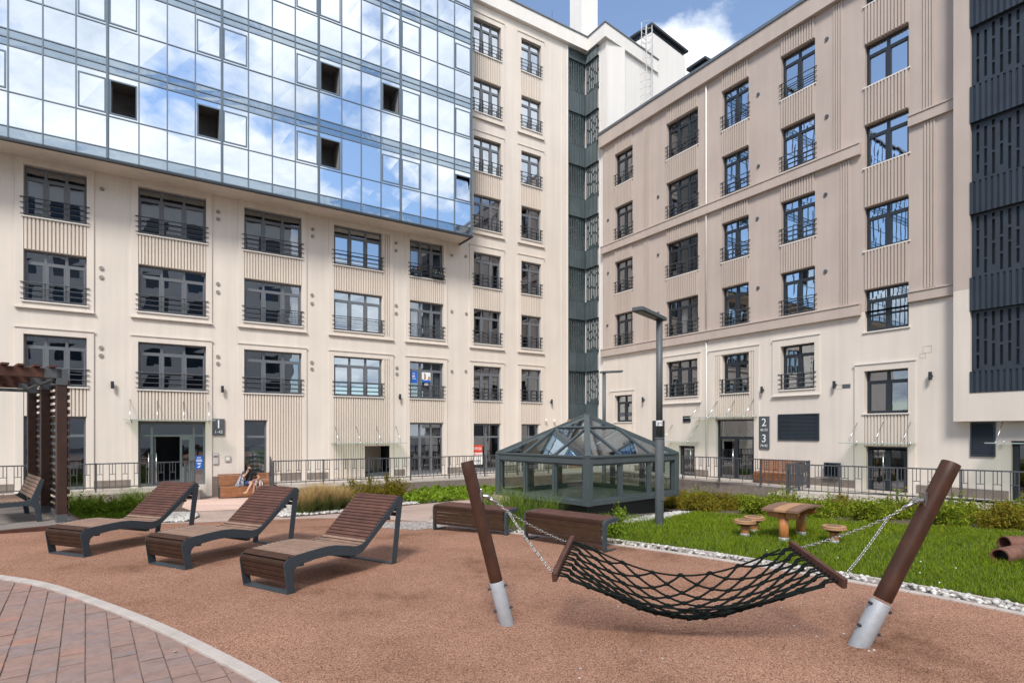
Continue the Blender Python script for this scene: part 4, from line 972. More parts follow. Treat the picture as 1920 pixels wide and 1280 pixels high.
def along(poly, step):
    out = []; P = [Vector(p) for p in poly]; acc = 0; s = 0
    for a, b in zip(P[:-1], P[1:]):
        l = (b - a).length
        while s < acc + l: out.append((a + (b - a) * ((s - acc) / l), (b - a).normalized())); s += step
        acc += l
    return out
def slatset(path, mat, name, parent, y0, y1, step=.082, w=.066, th=.024):
    m = MB()
    for p, t in along(path, step):
        n = Vector((-t.y, t.x)); a = p - n * th * .5 + t * .004
        q = [a + t * 0, a + t * w, a + t * w + n * th, a + n * th]
        m.prism([(v.x, v.y) for v in q], lambda u, v, y: (u, y, v), y0, y1)
    return m.build(name, mat, parent, bevel=.004)
def lounger(label):
    t = thing('sun_lounger', label, 'sun lounger', group='slatted sun loungers in a row')
    for y0 in (0, WD - .012):
        m = MB(); m.prism(OUT, lambda a, b, y: (a, y, b), y0, y0 + .012)
        m.build('side_frame', STEEL, t, bevel=.003)
    m = MB(); m.box(-.115, -.0, .013, WD - .013, .002, .014); m.build('foot_plate', STEEL, t)
    m = MB(); m.box(1.64, 1.735, .013, WD - .013, .002, .014); m.build('foot_plate', STEEL, t)
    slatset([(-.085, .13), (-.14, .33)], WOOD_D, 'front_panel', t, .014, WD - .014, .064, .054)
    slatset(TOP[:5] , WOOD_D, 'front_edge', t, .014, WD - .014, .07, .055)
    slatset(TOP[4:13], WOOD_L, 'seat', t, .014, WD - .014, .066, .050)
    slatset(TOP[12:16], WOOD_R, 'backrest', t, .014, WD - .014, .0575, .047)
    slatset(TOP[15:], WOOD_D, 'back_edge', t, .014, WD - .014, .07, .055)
    m = MB(); m.bar((.9, .014, .25), (.9, WD - .014, .25), .06, .04); m.bar((1.60, .014, .66), (1.60, WD - .014, .66), .05, .04); m.bar((.1, .014, .31), (.1, WD - .014, .31), .06, .04); m.build('cross_bar', STEEL, t)
    return t
def pose(o, org, d):
    o.location = (*org, gz(org[1]) + .001); o.rotation_euler = (0, 0, math.atan2(d[1], d[0]))
l3 = lounger('red-brown slatted sun lounger nearest the hammock, rightmost of three'); pose(l3, (-2.55, 6.70), (.51, .86))
l2 = copy_tree(l3); l2['label'] = 'slatted sun lounger in the middle of three'; pose(l2, (-4.42, 7.88), (.45, .893))
l1 = copy_tree(l3); l1['label'] = 'slatted sun lounger nearest the pergola, leftmost of three'; pose(l1, (-6.4, 8.66), (.36, .933))

# ------------------------------------------------------------------ backless benches at the lawn kerb
ENDP = [(0, 0), (-.012, .05), (-.02, .40), (-.012, .455), (.01, .485), (.05, .498), (.38, .51), (.41, .50), (.41, .46), (.38, .445), (.12, .43), (.075, .415), (.055, .38), (.05, .06), (.07, .03), (.12, .022), (.34, .016), (.36, .006), (.34, 0)]
def bench(label, Ln):
    t = thing('bench', label, 'bench', group='backless slatted benches at the lawn edge')
    for x in (0, Ln - .05):
        m = MB(); m.prism(ENDP, lambda a, b, s: (s, a, b), x, x + .05); m.build('end_frame', STEEL, t, bevel=.004)
    def slats(path, name, mat, step=.062, w=.054):
        m = MB()
        for p, d in along(path, step):
            n = Vector((-d.y, d.x)); q = [p, p + d * w, p + d * w + n * .03, p + n * .03]
            m.prism([(v.x, v.y) for v in q], lambda a, b, s: (s, a, b), .055, Ln - .055)
        return m.build(name, mat, t, bevel=.004)
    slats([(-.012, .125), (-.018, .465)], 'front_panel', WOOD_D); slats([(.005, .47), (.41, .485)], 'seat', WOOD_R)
    m = MB(); m.box(.055, Ln - .055, .03, .07, .38, .42); m.build('rail', STEEL, t)
    return t
def place(o, R0, L0):
    d = Vector(R0) - Vector(L0); o.location = (*L0, gz(L0[1]) + .002); o.rotation_euler = (0, 0, math.atan2(d.y, d.x))
b2 = bench('dark slatted backless bench nearest the lawn and lamp post', 1.64); place(b2, (1.46, 8.90), (.22, 9.97))
b1 = bench('dark slatted backless bench behind the left hammock post', 1.72); place(b1, (-.08, 10.35), (-1.56, 11.25))

# ------------------------------------------------------------------ hammock: posts, chains, net
def hpost(base, top, label, r0):
    base = Vector(base); top = Vector(top); t = thing('hammock_post', label, 'post', base, 0, 'leaning hammock posts'); v = top - base; d = v.normalized()
    m = MB(); m.tube([d * (.36 + .02 * k) if k < 2 else d * (v.length * k / 12) for k in range(3, 13)], r0, 28); w = m.build('wooden_post', POSTW, t, smooth=True, bevel=.006)
    m = MB(); m.tube([d * -.06, d * .43], r0 + .0075, 28); s = m.build('steel_sleeve', GALV, t, smooth=True, bevel=.004)
    side = Vector((0, 1, 0)).cross(d).normalized()
    for h in (.16, .38):
        for sg in (-1, 1): m = MB(); m.tube([d * h + side * sg * (r0 + .002) - Vector((0, .02, 0)), d * h + side * sg * (r0 + .034) - Vector((0, .02, 0))], .013, 8); m.build('bolt', INK, t)
    return t, d, side, v.length
PLb, PLt = (-.05, 5.6, 0), (-.45, 5.66, 1.60)
PRb, PRt = (3.09, 5.06, 0), (3.88, 5.02, 1.62)
tl, dl, sl, ll = hpost(PLb, PLt, 'brown wooden hammock post with grey steel sleeve, left of the net', .064)
tr, dr_, sr, lr = hpost(PRb, PRt, 'brown wooden hammock post with grey steel sleeve, right of the net', .076)
BLf, BLb = Vector((.385, 5.10, .60)), Vector((.62, 5.88, .775))
BRf, BRb = Vector((2.77, 4.76, .635)), Vector((2.735, 5.55, .785))
aL = Vector(PLb) + dl * 1.30 + Vector((.08, 0, 0)); aR = Vector(PRb) + dr_ * 1.44 - Vector((.105, 0, 0))
ham = thing('hammock', 'black rope net hammock strung on chains between two leaning posts', 'hammock', (1.6, 5.3, 0))
o0 = Vector((1.6, 5.3, 0))
for (pt, anc, sg) in ((tl, aL, 1), (tr, aR, -1)):
    m = MB(); b = anc - pt.location
    m.box(b.x - .012 - sg * .02, b.x + .012 - sg * .02, b.y - .04, b.y + .04, b.z - .07, b.z + .07)
    m.tube([b + Vector((0, -.025, 0)), b + Vector((sg * .06, -.025, -.01))], .02, 8); m.tube([b + Vector((0, .025, 0)), b + Vector((sg * .06, .025, -.01))], .02, 8)
    m.tube([b + Vector((sg * .05, -.05, -.01)), b + Vector((sg * .05, .05, -.01))], .016, 8); m.build('bracket', CHAINM, pt, bevel=.003)
def chain(p, q, sag=.02):
    m = MB(); p = p - o0; q = q - o0; L = (q - p).length; n = int(L / .031)
    for k in range(n):
        s = (k + .5) / n; c = p + (q - p) * s - Vector((0, 0, sag * 4 * s * (1 - s))); d = (q - p).normalized()
        a = d.cross(Vector((0, 0, 1))).normalized(); b = a.cross(d); u = a if k % 2 else b
        pts = [c + d * .021 * math.cos(t) + u * .011 * math.sin(t) for t in [2 * math.pi * j / 9 for j in range(10)]]
        m.tube(pts, .0042, 5, cap=False)
    return m.build('chain', CHAINM, ham, smooth=True)
for anc, sg, fr, bk in ((aL, 1, BLf, BLb), (aR, -1, BRf, BRb)):
    h = anc + Vector((sg * .07, 0, -.02)); j = h + ((fr + bk) / 2 - h) * .25
    m = MB(); m.tube([h - o0 - Vector((sg * .03, 0, 0)), h - o0 + (j - h) * .35], .018, 8); m.build('swivel', CHAINM, ham, smooth=True)
    chain(h, j, 0); chain(j, fr + (bk - fr) * .08 - Vector((sg * .03, 0, 0))); chain(j, bk + (fr - bk) * .08 - Vector((sg * .03, 0, 0)))
def spreader(f, b):
    d = (b - f).normalized(); m = MB(); m.bar(f - d * .03 - o0, b + d * .03 - o0, .042, .082, (0, 0, 1)); return m.build('spreader_bar', WOOD_R, ham, bevel=.004)
spreader(BLf, BLb); spreader(BRf, BRb)
# net surface
def S(u, v):                                       # u along 0..1, v across 0 (front) .. 1 (back)
    f = BLf.lerp(BRf, u); b = BLb.lerp(BRb, u); k = math.sin(math.pi * u) ** 1.15
    e = .30 * k; wv = 1 - .30 * k; vv = .5 + (v - .5) * wv
    p = f.lerp(b, vv); p.z -= e + .21 * k * (1 - (2 * v - 1) ** 2) ** .8
    p.z += .05 * k * (v - .5)
    return p - o0
NV = 7; NU = 15; US = .055
m = MB(); kn = MB()
node = {}
for i in range(NU):
    u = US + (1 - 2 * US) * (i / (NU - 1)); cnt = NV if i % 2 == 0 else NV + 1
    for j in range(cnt):
        v = (j + .5) / NV if i % 2 == 0 else j / NV
        node[i, j] = S(u, min(max(v, .0), 1.0)) + Vector((random.gauss(0, .004), random.gauss(0, .004), random.gauss(0, .004)))
rr_ = .0105
for i in range(NU - 1):
    cnt = NV if i % 2 == 0 else NV + 1
    for j in range(cnt):
        for dj in ((0, 1) if i % 2 == 0 else (-1, 0)):
            q = node.get((i + 1, j + dj))
            if q is not None:
                a = node[i, j]; mid = (a + q) / 2 - Vector((0, 0, .004)); m.tube([a, mid, q], rr_, 6)
for (i, j), p in node.items():
    t = (S(min(.99, .06 + i / NU), .5) - S(max(0, i / NU - .06), .5)).normalized(); m.tube([p - t * .026, p - t * .012, p + t * .012, p + t * .026], [.012, .020, .020, .012], 7)
for v in (0, 1):                                   # edge ropes
    m.tube([S(US + (1 - 2 * US) * k / 30, v) for k in range(31)], .0095, 6)
sl_ = MB()
for end, i in ((0, 0), (1, NU - 1)):
    for k in range(NV * 2):
        v = (k + .5) / (NV * 2); p = S(float(end), v); j = min(NV - 1, k // 2); q = node[i, j]
        d = ((BRf + BRb - BLf - BLb) * (.5 - end)).normalized(); d = (d + (q - p).normalized() * 1.2).normalized(); e_ = p + d * .10
        m.tube([p, e_, (e_ + q) / 2 + d * .01, q], rr_ * .9, 6); sl_ = MB(); sl_.tube([p + d * .022, p + d * .062], .0075, 6); sl_.build('sleeve', PLASTIC, ham)
m.build('net', ROPE, ham, smooth=True)
lw = MB()
for f, b, sg in ((BLf, BLb, -1), (BRf, BRb, 1)):   # lacing outside the bars
    for k in range(14): c = f.lerp(b, .08 + .84 * k / 13) - o0 + Vector((sg * .03, 0, 0)); lw.ball(c, .016, n=6, m=4)
lw.build('lacing', ROPE, ham, smooth=True)

# ------------------------------------------------------------------ lamp posts
def lamp(label, base, h, hd, arm, r0=.088, r1=.066, zs=1.82, num=True):
    t = thing('street_lamp', label, 'lamp post', base, 0, 'flat headed lamp posts')
    m = MB(); m.tube([(0, 0, -.1), (0, 0, zs)], r0, 24); m.build('lower_pole', STEEL_P, t, smooth=True, bevel=.004)
    m = MB(); m.tube([(0, 0, zs), (0, 0, zs + .03)], r0 + .008, 24); m.build('collar', STEEL_P, t, smooth=True, bevel=.004)
    m = MB(); m.tube([(0, 0, zs + .03), (0, 0, h)], r1, 24); m.build('upper_pole', STEEL_P, t, smooth=True)
    d = Vector(hd).normalized(); s = Vector((-d.y, d.x, 0)); m = MB(); b = Vector((0, 0, h + .02))
    out = [(-.14, -.10), (-.14, .10), (arm - .04, .13), (arm, .10), (arm, -.10), (arm - .04, -.13)]
    m.prism(out, lambda a, c, z: tuple(b + d * a + s * c + Vector((0, 0, z + a * .07))), -.02, .055); m.build('lamp_head', STEEL_P, t, bevel=.008)
    m = MB(); m.prism([(.14, -.08), (.14, .08), (arm - .06, .08), (arm - .06, -.08)], lambda a, c, z: tuple(b + d * a + s * c + Vector((0, 0, z + a * .07))), -.03, -.018); m.build('light_panel', M('lamp_lens', (.12, .12, .12), .3) if 'lamp_lens' not in bpy.data.materials else bpy.data.materials['lamp_lens'], t)
    if num:
        m = MB(); m.tube([(0, 0, 2.09), (0, 0, 2.2)], r1 + .004, 24, cap=False); m.build('number_band', WHITE, t, smooth=True)
        text(t, '2/10', .085, (0, -r1 - .006, 2.143), INK, sx=.8)
        c = Vector((.45, -.9, 0)).normalized(); sd = Vector((-c.y, c.x, 0)); m = MB()
        m.prism([(-.045, .55), (.045, .55), (.045, 1.02), (-.045, 1.02)], lambda a, z, k: tuple(c * (r0 - .012 + k) + sd * a + Vector((0, 0, z))), 0, .02); m.build('service_hatch', STEEL_P, t, bevel=.006)
    return t
lamp('tall grey lamp post with a number band standing in the lawn', (3.04, 11.73, gz(11.73)), 4.27, (-.86, -.9, 0), .88)
lamp('distant grey lamp post rising behind the glass skylight', (3.66, 22.6, gz(22.6)), 5.0, (1, .35, 0), .8, .08, .07, 1.5, num=False)

# ------------------------------------------------------------------ play table and stools on the lawn
tb = thing('play_table', 'small wooden table with curved striped top on two round legs', 'table', (5.0, 10.13, 0), R(44))
ax = Vector((.72, .69))                             # along the legs (local x)
for x in (-.41, .41):
    m = MB(); m.tube([(x, 0, -.05), (x, 0, .49)], .083, 20); g = m.build('leg', WOOD_O, tb, smooth=True)
    m = MB(); m.tube([(x, 0, -.05), (x, 0, .07)], .0855, 20); m.build('foot_sleeve', GALV, g, smooth=True)
def curve_board(x0, x1, y0, y1, mat, name):
    m = MB(); n = 14; f = lambda x: .60 - .04 * (x / .60) ** 2
    top = [(x0 + (x1 - x0) * k / n) for k in range(n + 1)]
    poly = [(x, f(x)) for x in top] + [(x, f(x) - .045) for x in top[::-1]]
    m.prism(poly, lambda a, b, y: (a, y, b), y0, y1); return m.build(name, mat, tb, bevel=.005)
WOOD_TD = M('wood_table_dark', (.19, .105, .07), .6, var=.2, vs=7, stretch=(8, 1, 1))
for k, (y0, y1, mt) in enumerate(((-.30, -.105, WOOD_TD), (-.102, .102, WOOD_T), (.105, .30, WOOD_TD))): curve_board(-.60, .60, y0, y1, mt, 'top_board')
for x in (-.47, .35):
    m = MB(); m.prism([(-.26, .50), (-.26, .46), (-.20, .40), (.20, .40), (.26, .46), (.26, .50)], lambda a, b, s: (s, a, b), x, x + .07); m.build('apron', WOOD_O, tb, bevel=.004)
def stool(label, x, y):
    t = thing('play_stool', label, 'stool', (x, y, gz(y)), 0, 'round wooden stools round the play table')
    m = MB(); m.tube([(0, 0, -.05), (0, 0, .22)], .075, 20); g = m.build('leg', WOOD_O, t, smooth=True)
    m = MB(); m.tube([(0, 0, -.05), (0, 0, .06)], .078, 20); m.build('foot_sleeve', GALV, g, smooth=True)
    m = MB(); m.tube([(0, 0, .20), (0, 0, .235)], .12, 20); m.build('neck', WOOD_D, t, bevel=.003)
    m = MB(); m.tube([(0, 0, .235), (0, 0, .268)], .195, 32); m.tube([(0, 0, .27), (0, 0, .297)], .185, 32); m.build('seat', WOOD_T, t, bevel=.008)
    m = MB(); m.tube([(0, 0, .296), (0, 0, .3)], .12, 28); m.build('seat_inlay', WOOD_TD, t)
stool('round wooden stool left of the table, nearer the hammock', 4.22, 10.30); stool('round wooden stool left of the table, nearer the lamp post', 4.62, 10.85); stool('round wooden stool right of the table', 5.47, 9.66)
def log(label, p, d, L, r):
    t = thing('log_tube', label, 'log', (*p, r - .01), 0, 'hollow brown logs on the lawn'); d = Vector((*d, 0)).normalized(); m = MB()
    n = 24; s = Vector((-d.y, d.x, 0)); z = Vector((0, 0, 1)); ring = lambda c, q: [c + (s * math.cos(2 * math.pi * k / n) + z * math.sin(2 * math.pi * k / n)) * q for k in range(n)]
    R_ = [ring(Vector(), r), ring(d * L, r), ring(d * L, r - .02), ring(Vector(), r - .02)]
    vs = sum(R_, []); fs = [((j % 4) * n + k, (j % 4) * n + (k + 1) % n, ((j + 1) % 4) * n + (k + 1) % n, ((j + 1) % 4) * n + k) for j in range(4) for k in range(n)]
    m.add(vs, fs); m.build('bark_tube', M('log_brown', (.15, .062, .04), .7, var=.4, vs=9, bump=.3, bs=30) if 'log_brown' not in bpy.data.materials else bpy.data.materials['log_brown'], t, smooth=False)
    m = MB(); m.tube([d * .25, d * (L - .25)], r - .024, 20); m.build('core', INK, t)
log('front hollow log on the lawn with its dark open end to the left', (6.95, 8.1), (.9, .5), 1.1, .12); log('rear hollow log on the lawn behind the open one', (7.75, 8.95), (1, .05), 1.2, .13)

# ------------------------------------------------------------------ glass skylight
FC = Vector((1.88, 14.1, 0)); eL = Vector((-.65, .76, 0)).normalized(); eR = Vector((.76, .65, 0)).normalized(); SL_, SR_ = 3.45, 3.75
sk = thing('glass_skylight', 'dark framed glass pavilion skylight with a pyramid roof', 'skylight', FC)
P = lambda a, b, z: eR * a + eL * b + Vector((0, 0, z))   # a along the right face, b along the left face
Z0, Z1, ZA = .05, 1.24, 2.37
m = MB(); m.prism([(.22, .22), (SR_ - .22, .22), (SR_ - .22, SL_ - .22), (.22, SL_ - .22)], lambda a, b, z: tuple(P(a, b, z)), -1.3, Z0 + .02); m.build('plinth', BLACK, sk)
def skbar(p, q, w=.1, h=.1, name='frame', up=(0, 0, 1)):
    m = MB(); m.bar(p, q, w, h, up); return m
cor = [(0, 0), (SR_, 0), (SR_, SL_), (0, SL_)]
m = MB()
for k in range(4):
    a, b = cor[k], cor[(k + 1) % 4]
    m.bar(P(*a, Z0 + .055), P(*b, Z0 + .055), .16, .13); m.bar(P(*a, Z1 - .085), P(*b, Z1 - .085), .16, .17)
m.build('sill_and_eaves', SKYFR, sk, bevel=.008)
for a, b in cor: m = MB(); m.bar(P(a, b, Z0 - .015), P(a, b, Z1 + .0), .19, .19, tuple(eR)); m.build('corner_post', SKYFR, sk, bevel=.01)
g = MB(); m = MB()
for k in range(4):
    a, b = Vector((*cor[k], 0)), Vector((*cor[(k + 1) % 4], 0))
    for j in (1, 2):
        c = a.lerp(b, j / 3); m.bar(P(c.x, c.y, Z0 + .12), P(c.x, c.y, Z1 - .17), .06, .11, tuple(eR))
    for j in range(3):
        s0 = a.lerp(b, j / 3 + .018 + (.018 if j == 0 else 0)); s1 = a.lerp(b, (j + 1) / 3 - .018 - (.018 if j == 2 else 0))
        for z, hh in ((Z0 + .14, .045), (Z1 - .19, .045)): m.bar(P(s0.x, s0.y, z), P(s1.x, s1.y, z), .07, hh)
        for s_ in (s0, s1): m.bar(P(s_.x, s_.y, Z0 + .125), P(s_.x, s_.y, Z1 - .175), .04, .07, tuple(eR))
        g.quad(P(s0.x, s0.y, Z0 + .15), P(s1.x, s1.y, Z0 + .15), P(s1.x, s1.y, Z1 - .2), P(s0.x, s0.y, Z1 - .2))
m.build('mullions', SKYFR, sk); g.build('wall_panes', G_SKY, sk, recalc=False)
ap = P(SR_ / 2, SL_ / 2, ZA); rf = MB(); rg = MB()
EV = .06; ce = [(-EV, -EV), (SR_ + EV, -EV), (SR_ + EV, SL_ + EV), (-EV, SL_ + EV)]
for k in range(4):
    A_, B_ = P(*ce[k], Z1 + .02), P(*ce[(k + 1) % 4], Z1 + .02); up = (B_ - A_).cross(ap - A_).normalized()
    if up.z < 0: up = -up
    rf.bar(A_, ap, .15, .09); rf.bar(A_, B_, .10, .05)
    q1, q2 = A_.lerp(ap, .667), B_.lerp(ap, .667); rf.bar(q1, q2, .055, .07, tuple(up))
    for t in (1 / 3, 2 / 3): rf.bar(A_.lerp(B_, t), q1 if t < .5 else q2, .06, .075, tuple(up))
    rg.add([A_ - up * .0, B_, ap], [(0, 1, 2)])
rf.tube([ap - Vector((0, 0, .1)), ap + Vector((0, 0, .05))], .1, 8)
rf.build('roof_bars', SKYFR, sk, bevel=.005); rg.build('roof_panes', G_ROOF, sk, recalc=False)
m = MB(); m.quad(P(.1, .1, Z0 + .03), P(SR_ - .1, .1, Z0 + .03), P(SR_ - .1, SL_ - .1, Z0 + .03), P(.1, SL_ - .1, Z0 + .03)); m.build('floor_glass', M('skylight_floor', (.16, .19, .14), .35, var=.3, vs=2), sk)

# ------------------------------------------------------------------ pergola with bench
e1 = Vector((-.683, -.73, 0)).normalized(); e2 = Vector((-.73, .683, 0)).normalized(); PO = Vector((-9.155, 11.55, 0)); pz = gz(11.6)
pg = thing('pergola', 'brown timber pergola with slatted side wall at the left edge', 'pergola', PO)
Q = lambda a, b, z: e1 * a + e2 * b + Vector((0, 0, z))
PERW = M('pergola_wood', (.045, .019, .012), .6, var=.3, vs=5, island=.1); DZ = .06
HP = 3.16
for b, wd in ((0, .17), (1.92, .17), (3.9, .17)):
    m = MB(); m.bar(Q(0, b, DZ), Q(0, b, HP - .32), .17, wd, tuple(e2)); p_ = m.build('post', PERW, pg, bevel=.008)
    m = MB(); m.bar(Q(0, b, -.1), Q(0, b, DZ + .16), .182, .2, tuple(e2)); m.build('steel_shoe', STEEL_P, p_)
    m = MB(); m.bar(Q(0, b, HP - .33), Q(0, b, HP), .182, .2, tuple(e2)); m.bar(Q(0, b, HP - .1), Q(.28, b, HP - .1), .2, .2); m.build('corner_bracket', STEEL_P, p_, bevel=.006)
    m = MB(); m.bar(Q(.28, b, HP - .1), Q(3.2, b, HP - .1), .17, .19); m.build('beam', WOOD_R, pg, bevel=.006)
m = MB()
for k in range(19):
    z = .22 + k * .148; m.bar(Q(-.11, -.1, z), Q(-.11, 4.0, z), .03, .088)
m.build('side_slats', PERW, pg, bevel=.004)
m = MB()
for k in range(13): m.bar(Q(.15 + k * .24, -.15, HP + .03), Q(.15 + k * .24, 4.1, HP + .03), .12, .04)
m.build('roof_slats', WOOD_R, pg, bevel=.004)
m = MB(); m.bar(Q(.1, 1.92, HP - .36), Q(3.2, 1.92, HP - .36), .06, .07); m.bar(Q(.1, 0, HP - .21), Q(.1, 4.3, HP - .21), .05, .05); m.build('steel_bar', STEEL_P, pg)
dk = thing('pergola_deck', 'low paved deck with timber edging under the pergola', 'deck', PO)
m = MB(); m.prism([(-.3, -.35), (3.6, -.35), (3.6, 4.7), (-.3, 4.7)], lambda a, b, z: tuple(Q(a, b, z)), -.5, DZ); m.build('slab', M('deck_slab', (.22, .19, .17), .8, var=.15, vs=3), dk)
m = MB(); m.bar(Q(-.34, -.39, -.01), Q(3.6, -.39, -.01), .07, .13); m.bar(Q(-.34, -.35, -.01), Q(-.34, 4.7, -.01), .07, .13); m.build('edging', WOOD_R, dk, bevel=.005)
pb_ = thing('pergola_bench', 'weathered slatted bench with a reclined back inside the pergola', 'bench', PO + Q(.12, .35, DZ))
SIDE = [(0, 0), (.06, 0), (.10, .33), (.55, .33), (.60, .34), (.36, .0)]
def bprof(s): # end frame outline: x grows away from the side wall
    return [(.10, .86), (.17, .86), (.30, .50), (.34, .45), (.42, .43), (.86, .43), (.92, .40), (.95, .34), (.97, 0), (.88, 0), (.86, .33), (.42, .34), (.30, .33), (.26, .28), (.22, .0), (.13, 0), (.17, .30), (.19, .45)]
for b in (0, 1.75):
    m = MB(); m.prism(bprof(0), lambda a, z, s: tuple(e1 * a + e2 * s + Vector((0, 0, z))), b, b + .045); m.build('end_frame', STEEL, pb_, bevel=.004)
def pslats(pts, name):
    m = MB()
    for p, d in along(pts, .075):
        n = Vector((-d.y, d.x)); c = p + d * .032
        m.bar(e1 * c.x + Vector((0, 0, c.y)) + e2 * .05, e1 * c.x + Vector((0, 0, c.y)) + e2 * 1.74, .064 if abs(d.x) > .6 else .022, .022 if abs(d.x) > .6 else .064)
    m.build(name, WOOD_L, pb_, bevel=.003)
pslats([(.40, .435), (.92, .435)], 'seat'); pslats([(.30, .48), (.155, .86)], 'backrest')

# ------------------------------------------------------------------ high-backed benches against the houses
def hbench(label, loc, rz, Ln, mat):
    t = thing('bench', label, 'bench', loc, rz, 'high backed slatted benches at the house walls'); m = MB()
    for k in range(6): m.box(.02, Ln - .02, -.03, .0, .05 + k * .066, .05 + k * .066 + .058)
    m.build('front_panel', mat, t, bevel=.004); m = MB()
    for k in range(7): m.box(.02, Ln - .02, .01 + k * .068, .01 + k * .068 + .06, .43, .455)
    m.build('seat', mat, t, bevel=.004); m = MB()
    for k in range(7): z = .49 + k * .068; y = .46 + k * .022; m.box(.02, Ln - .02, y, y + .028, z, z + .06)
    m.build('backrest', mat, t, bevel=.004)
    for x in (0, Ln - .02):
        m = MB(); m.prism([(-.04, 0), (-.04, .46), (.45, .47), (.62, .97), (.68, .97), (.56, .45), (.5, 0)], lambda a, b, s: (s, a, b), x, x + .02); m.build('end_frame', STEEL, t)
    return t
ub0 = ua(411, .95); gl_ = -.85
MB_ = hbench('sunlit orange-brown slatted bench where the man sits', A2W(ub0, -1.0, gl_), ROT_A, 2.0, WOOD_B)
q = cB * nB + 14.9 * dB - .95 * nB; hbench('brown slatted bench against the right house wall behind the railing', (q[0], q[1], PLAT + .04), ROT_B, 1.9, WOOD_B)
# ------------------------------------------------------------------ the seated man
SKIN = M('skin', (.50, .28, .20), .5, var=.06); HAIR = M('hair_brown', (.045, .022, .014), .7, var=.2, vs=30)
SHIRT = M('black_cotton', (.012, .013, .016), .85, var=.2); SHORT = M('blue_denim', (.03, .065, .16), .85, var=.2, vs=12); SHOE = M('pale_canvas', (.62, .60, .58), .7)
def skinned(name, V, E, Rad, mat, parent, root=0, sub=2):
    me = bpy.data.meshes.new(name); me.from_pydata(V, E, []); me.materials.append(mat)
    o = link(bpy.data.objects.new(name, me), parent)
    o.modifiers.new('skin', 'SKIN').use_smooth_shade = True
    if not me.skin_vertices: bpy.context.view_layer.objects.active = o
    lay = me.skin_vertices[0] if me.skin_vertices else None
    for i, r in enumerate(Rad):
        lay.data[i].radius = (r, r) if not isinstance(r, tuple) else r; lay.data[i].use_root = i == root
    s = o.modifiers.new('sub', 'SUBSURF'); s.levels = sub; s.render_levels = sub
    dg = bpy.context.evaluated_depsgraph_get(); m2 = bpy.data.meshes.new_from_object(o.evaluated_get(dg)); o.modifiers.clear(); o.data = m2
    m2.materials.clear(); m2.materials.append(mat); m2.polygons.foreach_set('use_smooth', [True] * len(m2.polygons))
    return o
man = thing('person', 'man in black t-shirt and blue shorts sitting cross-legged on the sunlit bench', 'person', A2W(ua(469, 1.0), -1.0, gl_ + .0), ROT_A)
V = []; E = []; RD = []
def jv(p, r, par=None):
    V.append(p); RD.append(r)
    if par is not None: E.append((par, len(V) - 1))
    return len(V) - 1
pel = jv((0, .20, .54), .13); sp1 = jv((0, .27, .70), .125, pel); sp2 = jv((0, .31, .88), .14, sp1); ch_ = jv((0, .31, .99), .12, sp2); nk = jv((.0, .28, 1.09), .055, ch_)
h1 = jv((0, .25, 1.15), .072, nk); h2 = jv((0, .245, 1.22), .088, h1); h3 = jv((0, .25, 1.29), .07, h2); jv((0, .15, 1.19), .014, h2)
hl1 = jv((.10, .18, .53), .09, pel); kn1 = jv((.12, -.20, .53), .068, hl1); cf1 = jv((.10, -.22, .36), .058, kn1); an1 = jv((.07, -.25, .10), .04, cf1); jv((.07, -.38, .05), .038, jv((.07, -.27, .05), .042, an1))
hr1 = jv((-.10, .18, .54), .09, pel); kn2 = jv((.04, -.24, .64), .068, hr1); cf2 = jv((-.05, -.32, .48), .055, kn2); an2 = jv((-.17, -.40, .29), .04, cf2); jv((-.28, -.46, .22), .036, jv((-.19, -.43, .25), .04, an2))
def armf(sh, el, wr, hd, fd, up):
    a = jv(sh, .062, ch_); b = jv(el, .045, a); c = jv(wr, .03, b); d = jv(hd, .036, c); hd = Vector(hd); fd = Vector(fd).normalized(); up = Vector(up).normalized()
    for k, L in enumerate((.075, .085, .08, .065)):
        o_ = hd + up * (.024 * (1.5 - k)) + fd * .035; q = jv(tuple(o_), .011, d); q = jv(tuple(o_ + fd * L * .5), .0095, q); jv(tuple(o_ + fd * L * .85 + Vector((0, .02, -.015))), .008, q)
    t0 = hd + up * .045; q = jv(tuple(t0), .012, d); jv(tuple(t0 + fd * .045 + up * .02), .010, q)
armf((.19, .30, 1.0), (.40, .24, .78), (.24, .02, .70), (.17, -.03, .68), (-1, -.2, -.1), (0, -.3, 1))
armf((-.19, .30, 1.0), (-.26, .04, .84), (-.13, .10, .99), (-.09, .12, 1.045), (.5, .2, .8), (-.5, -.3, .4))
body = skinned('body', V, E, RD, SKIN, man)
skinned('shirt', [(0, .22, .60), (0, .27, .72), (0, .31, .88), (0, .31, 1.0), (0, .285, 1.06), (.20, .30, 1.0), (.32, .265, .87), (-.20, .30, 1.0), (-.245, .15, .91)], [(0, 1), (1, 2), (2, 3), (3, 4), (3, 5), (5, 6), (3, 7), (7, 8)], [.15, .145, .16, .14, .075, .085, .072, .085, .07], SHIRT, man)
skinned('shorts', [(0, .22, .55), (.10, .17, .535), (.115, -.10, .54), (-.10, .17, .55), (-.01, -.12, .62)], [(0, 1), (1, 2), (0, 3), (3, 4)], [.15, .11, .095, .11, .095], SHORT, man)
m = MB(); m.ball((0, .27, 1.262), .098, 1, 1.05, .86, 14, 10); hr = m.build('hair', HAIR, man, smooth=True)
m = MB(); m.ball((0, .195, 1.135), .07, .98, .75, .85, 12, 8); m.build('beard', HAIR, man, smooth=True)
m = MB()
for x in (-.032, .032): m.ball((x, .163, 1.222), .0075, n=6, m=4)
m.box(-.028, .028, .128, .14, 1.158, 1.166); m.build('eyes_and_mouth', INK, man)
m = MB(); m.ball((.07, -.34, .045), .055, .85, 1.9, .75, 10, 6); m.build('shoe', SHOE, man, smooth=True)
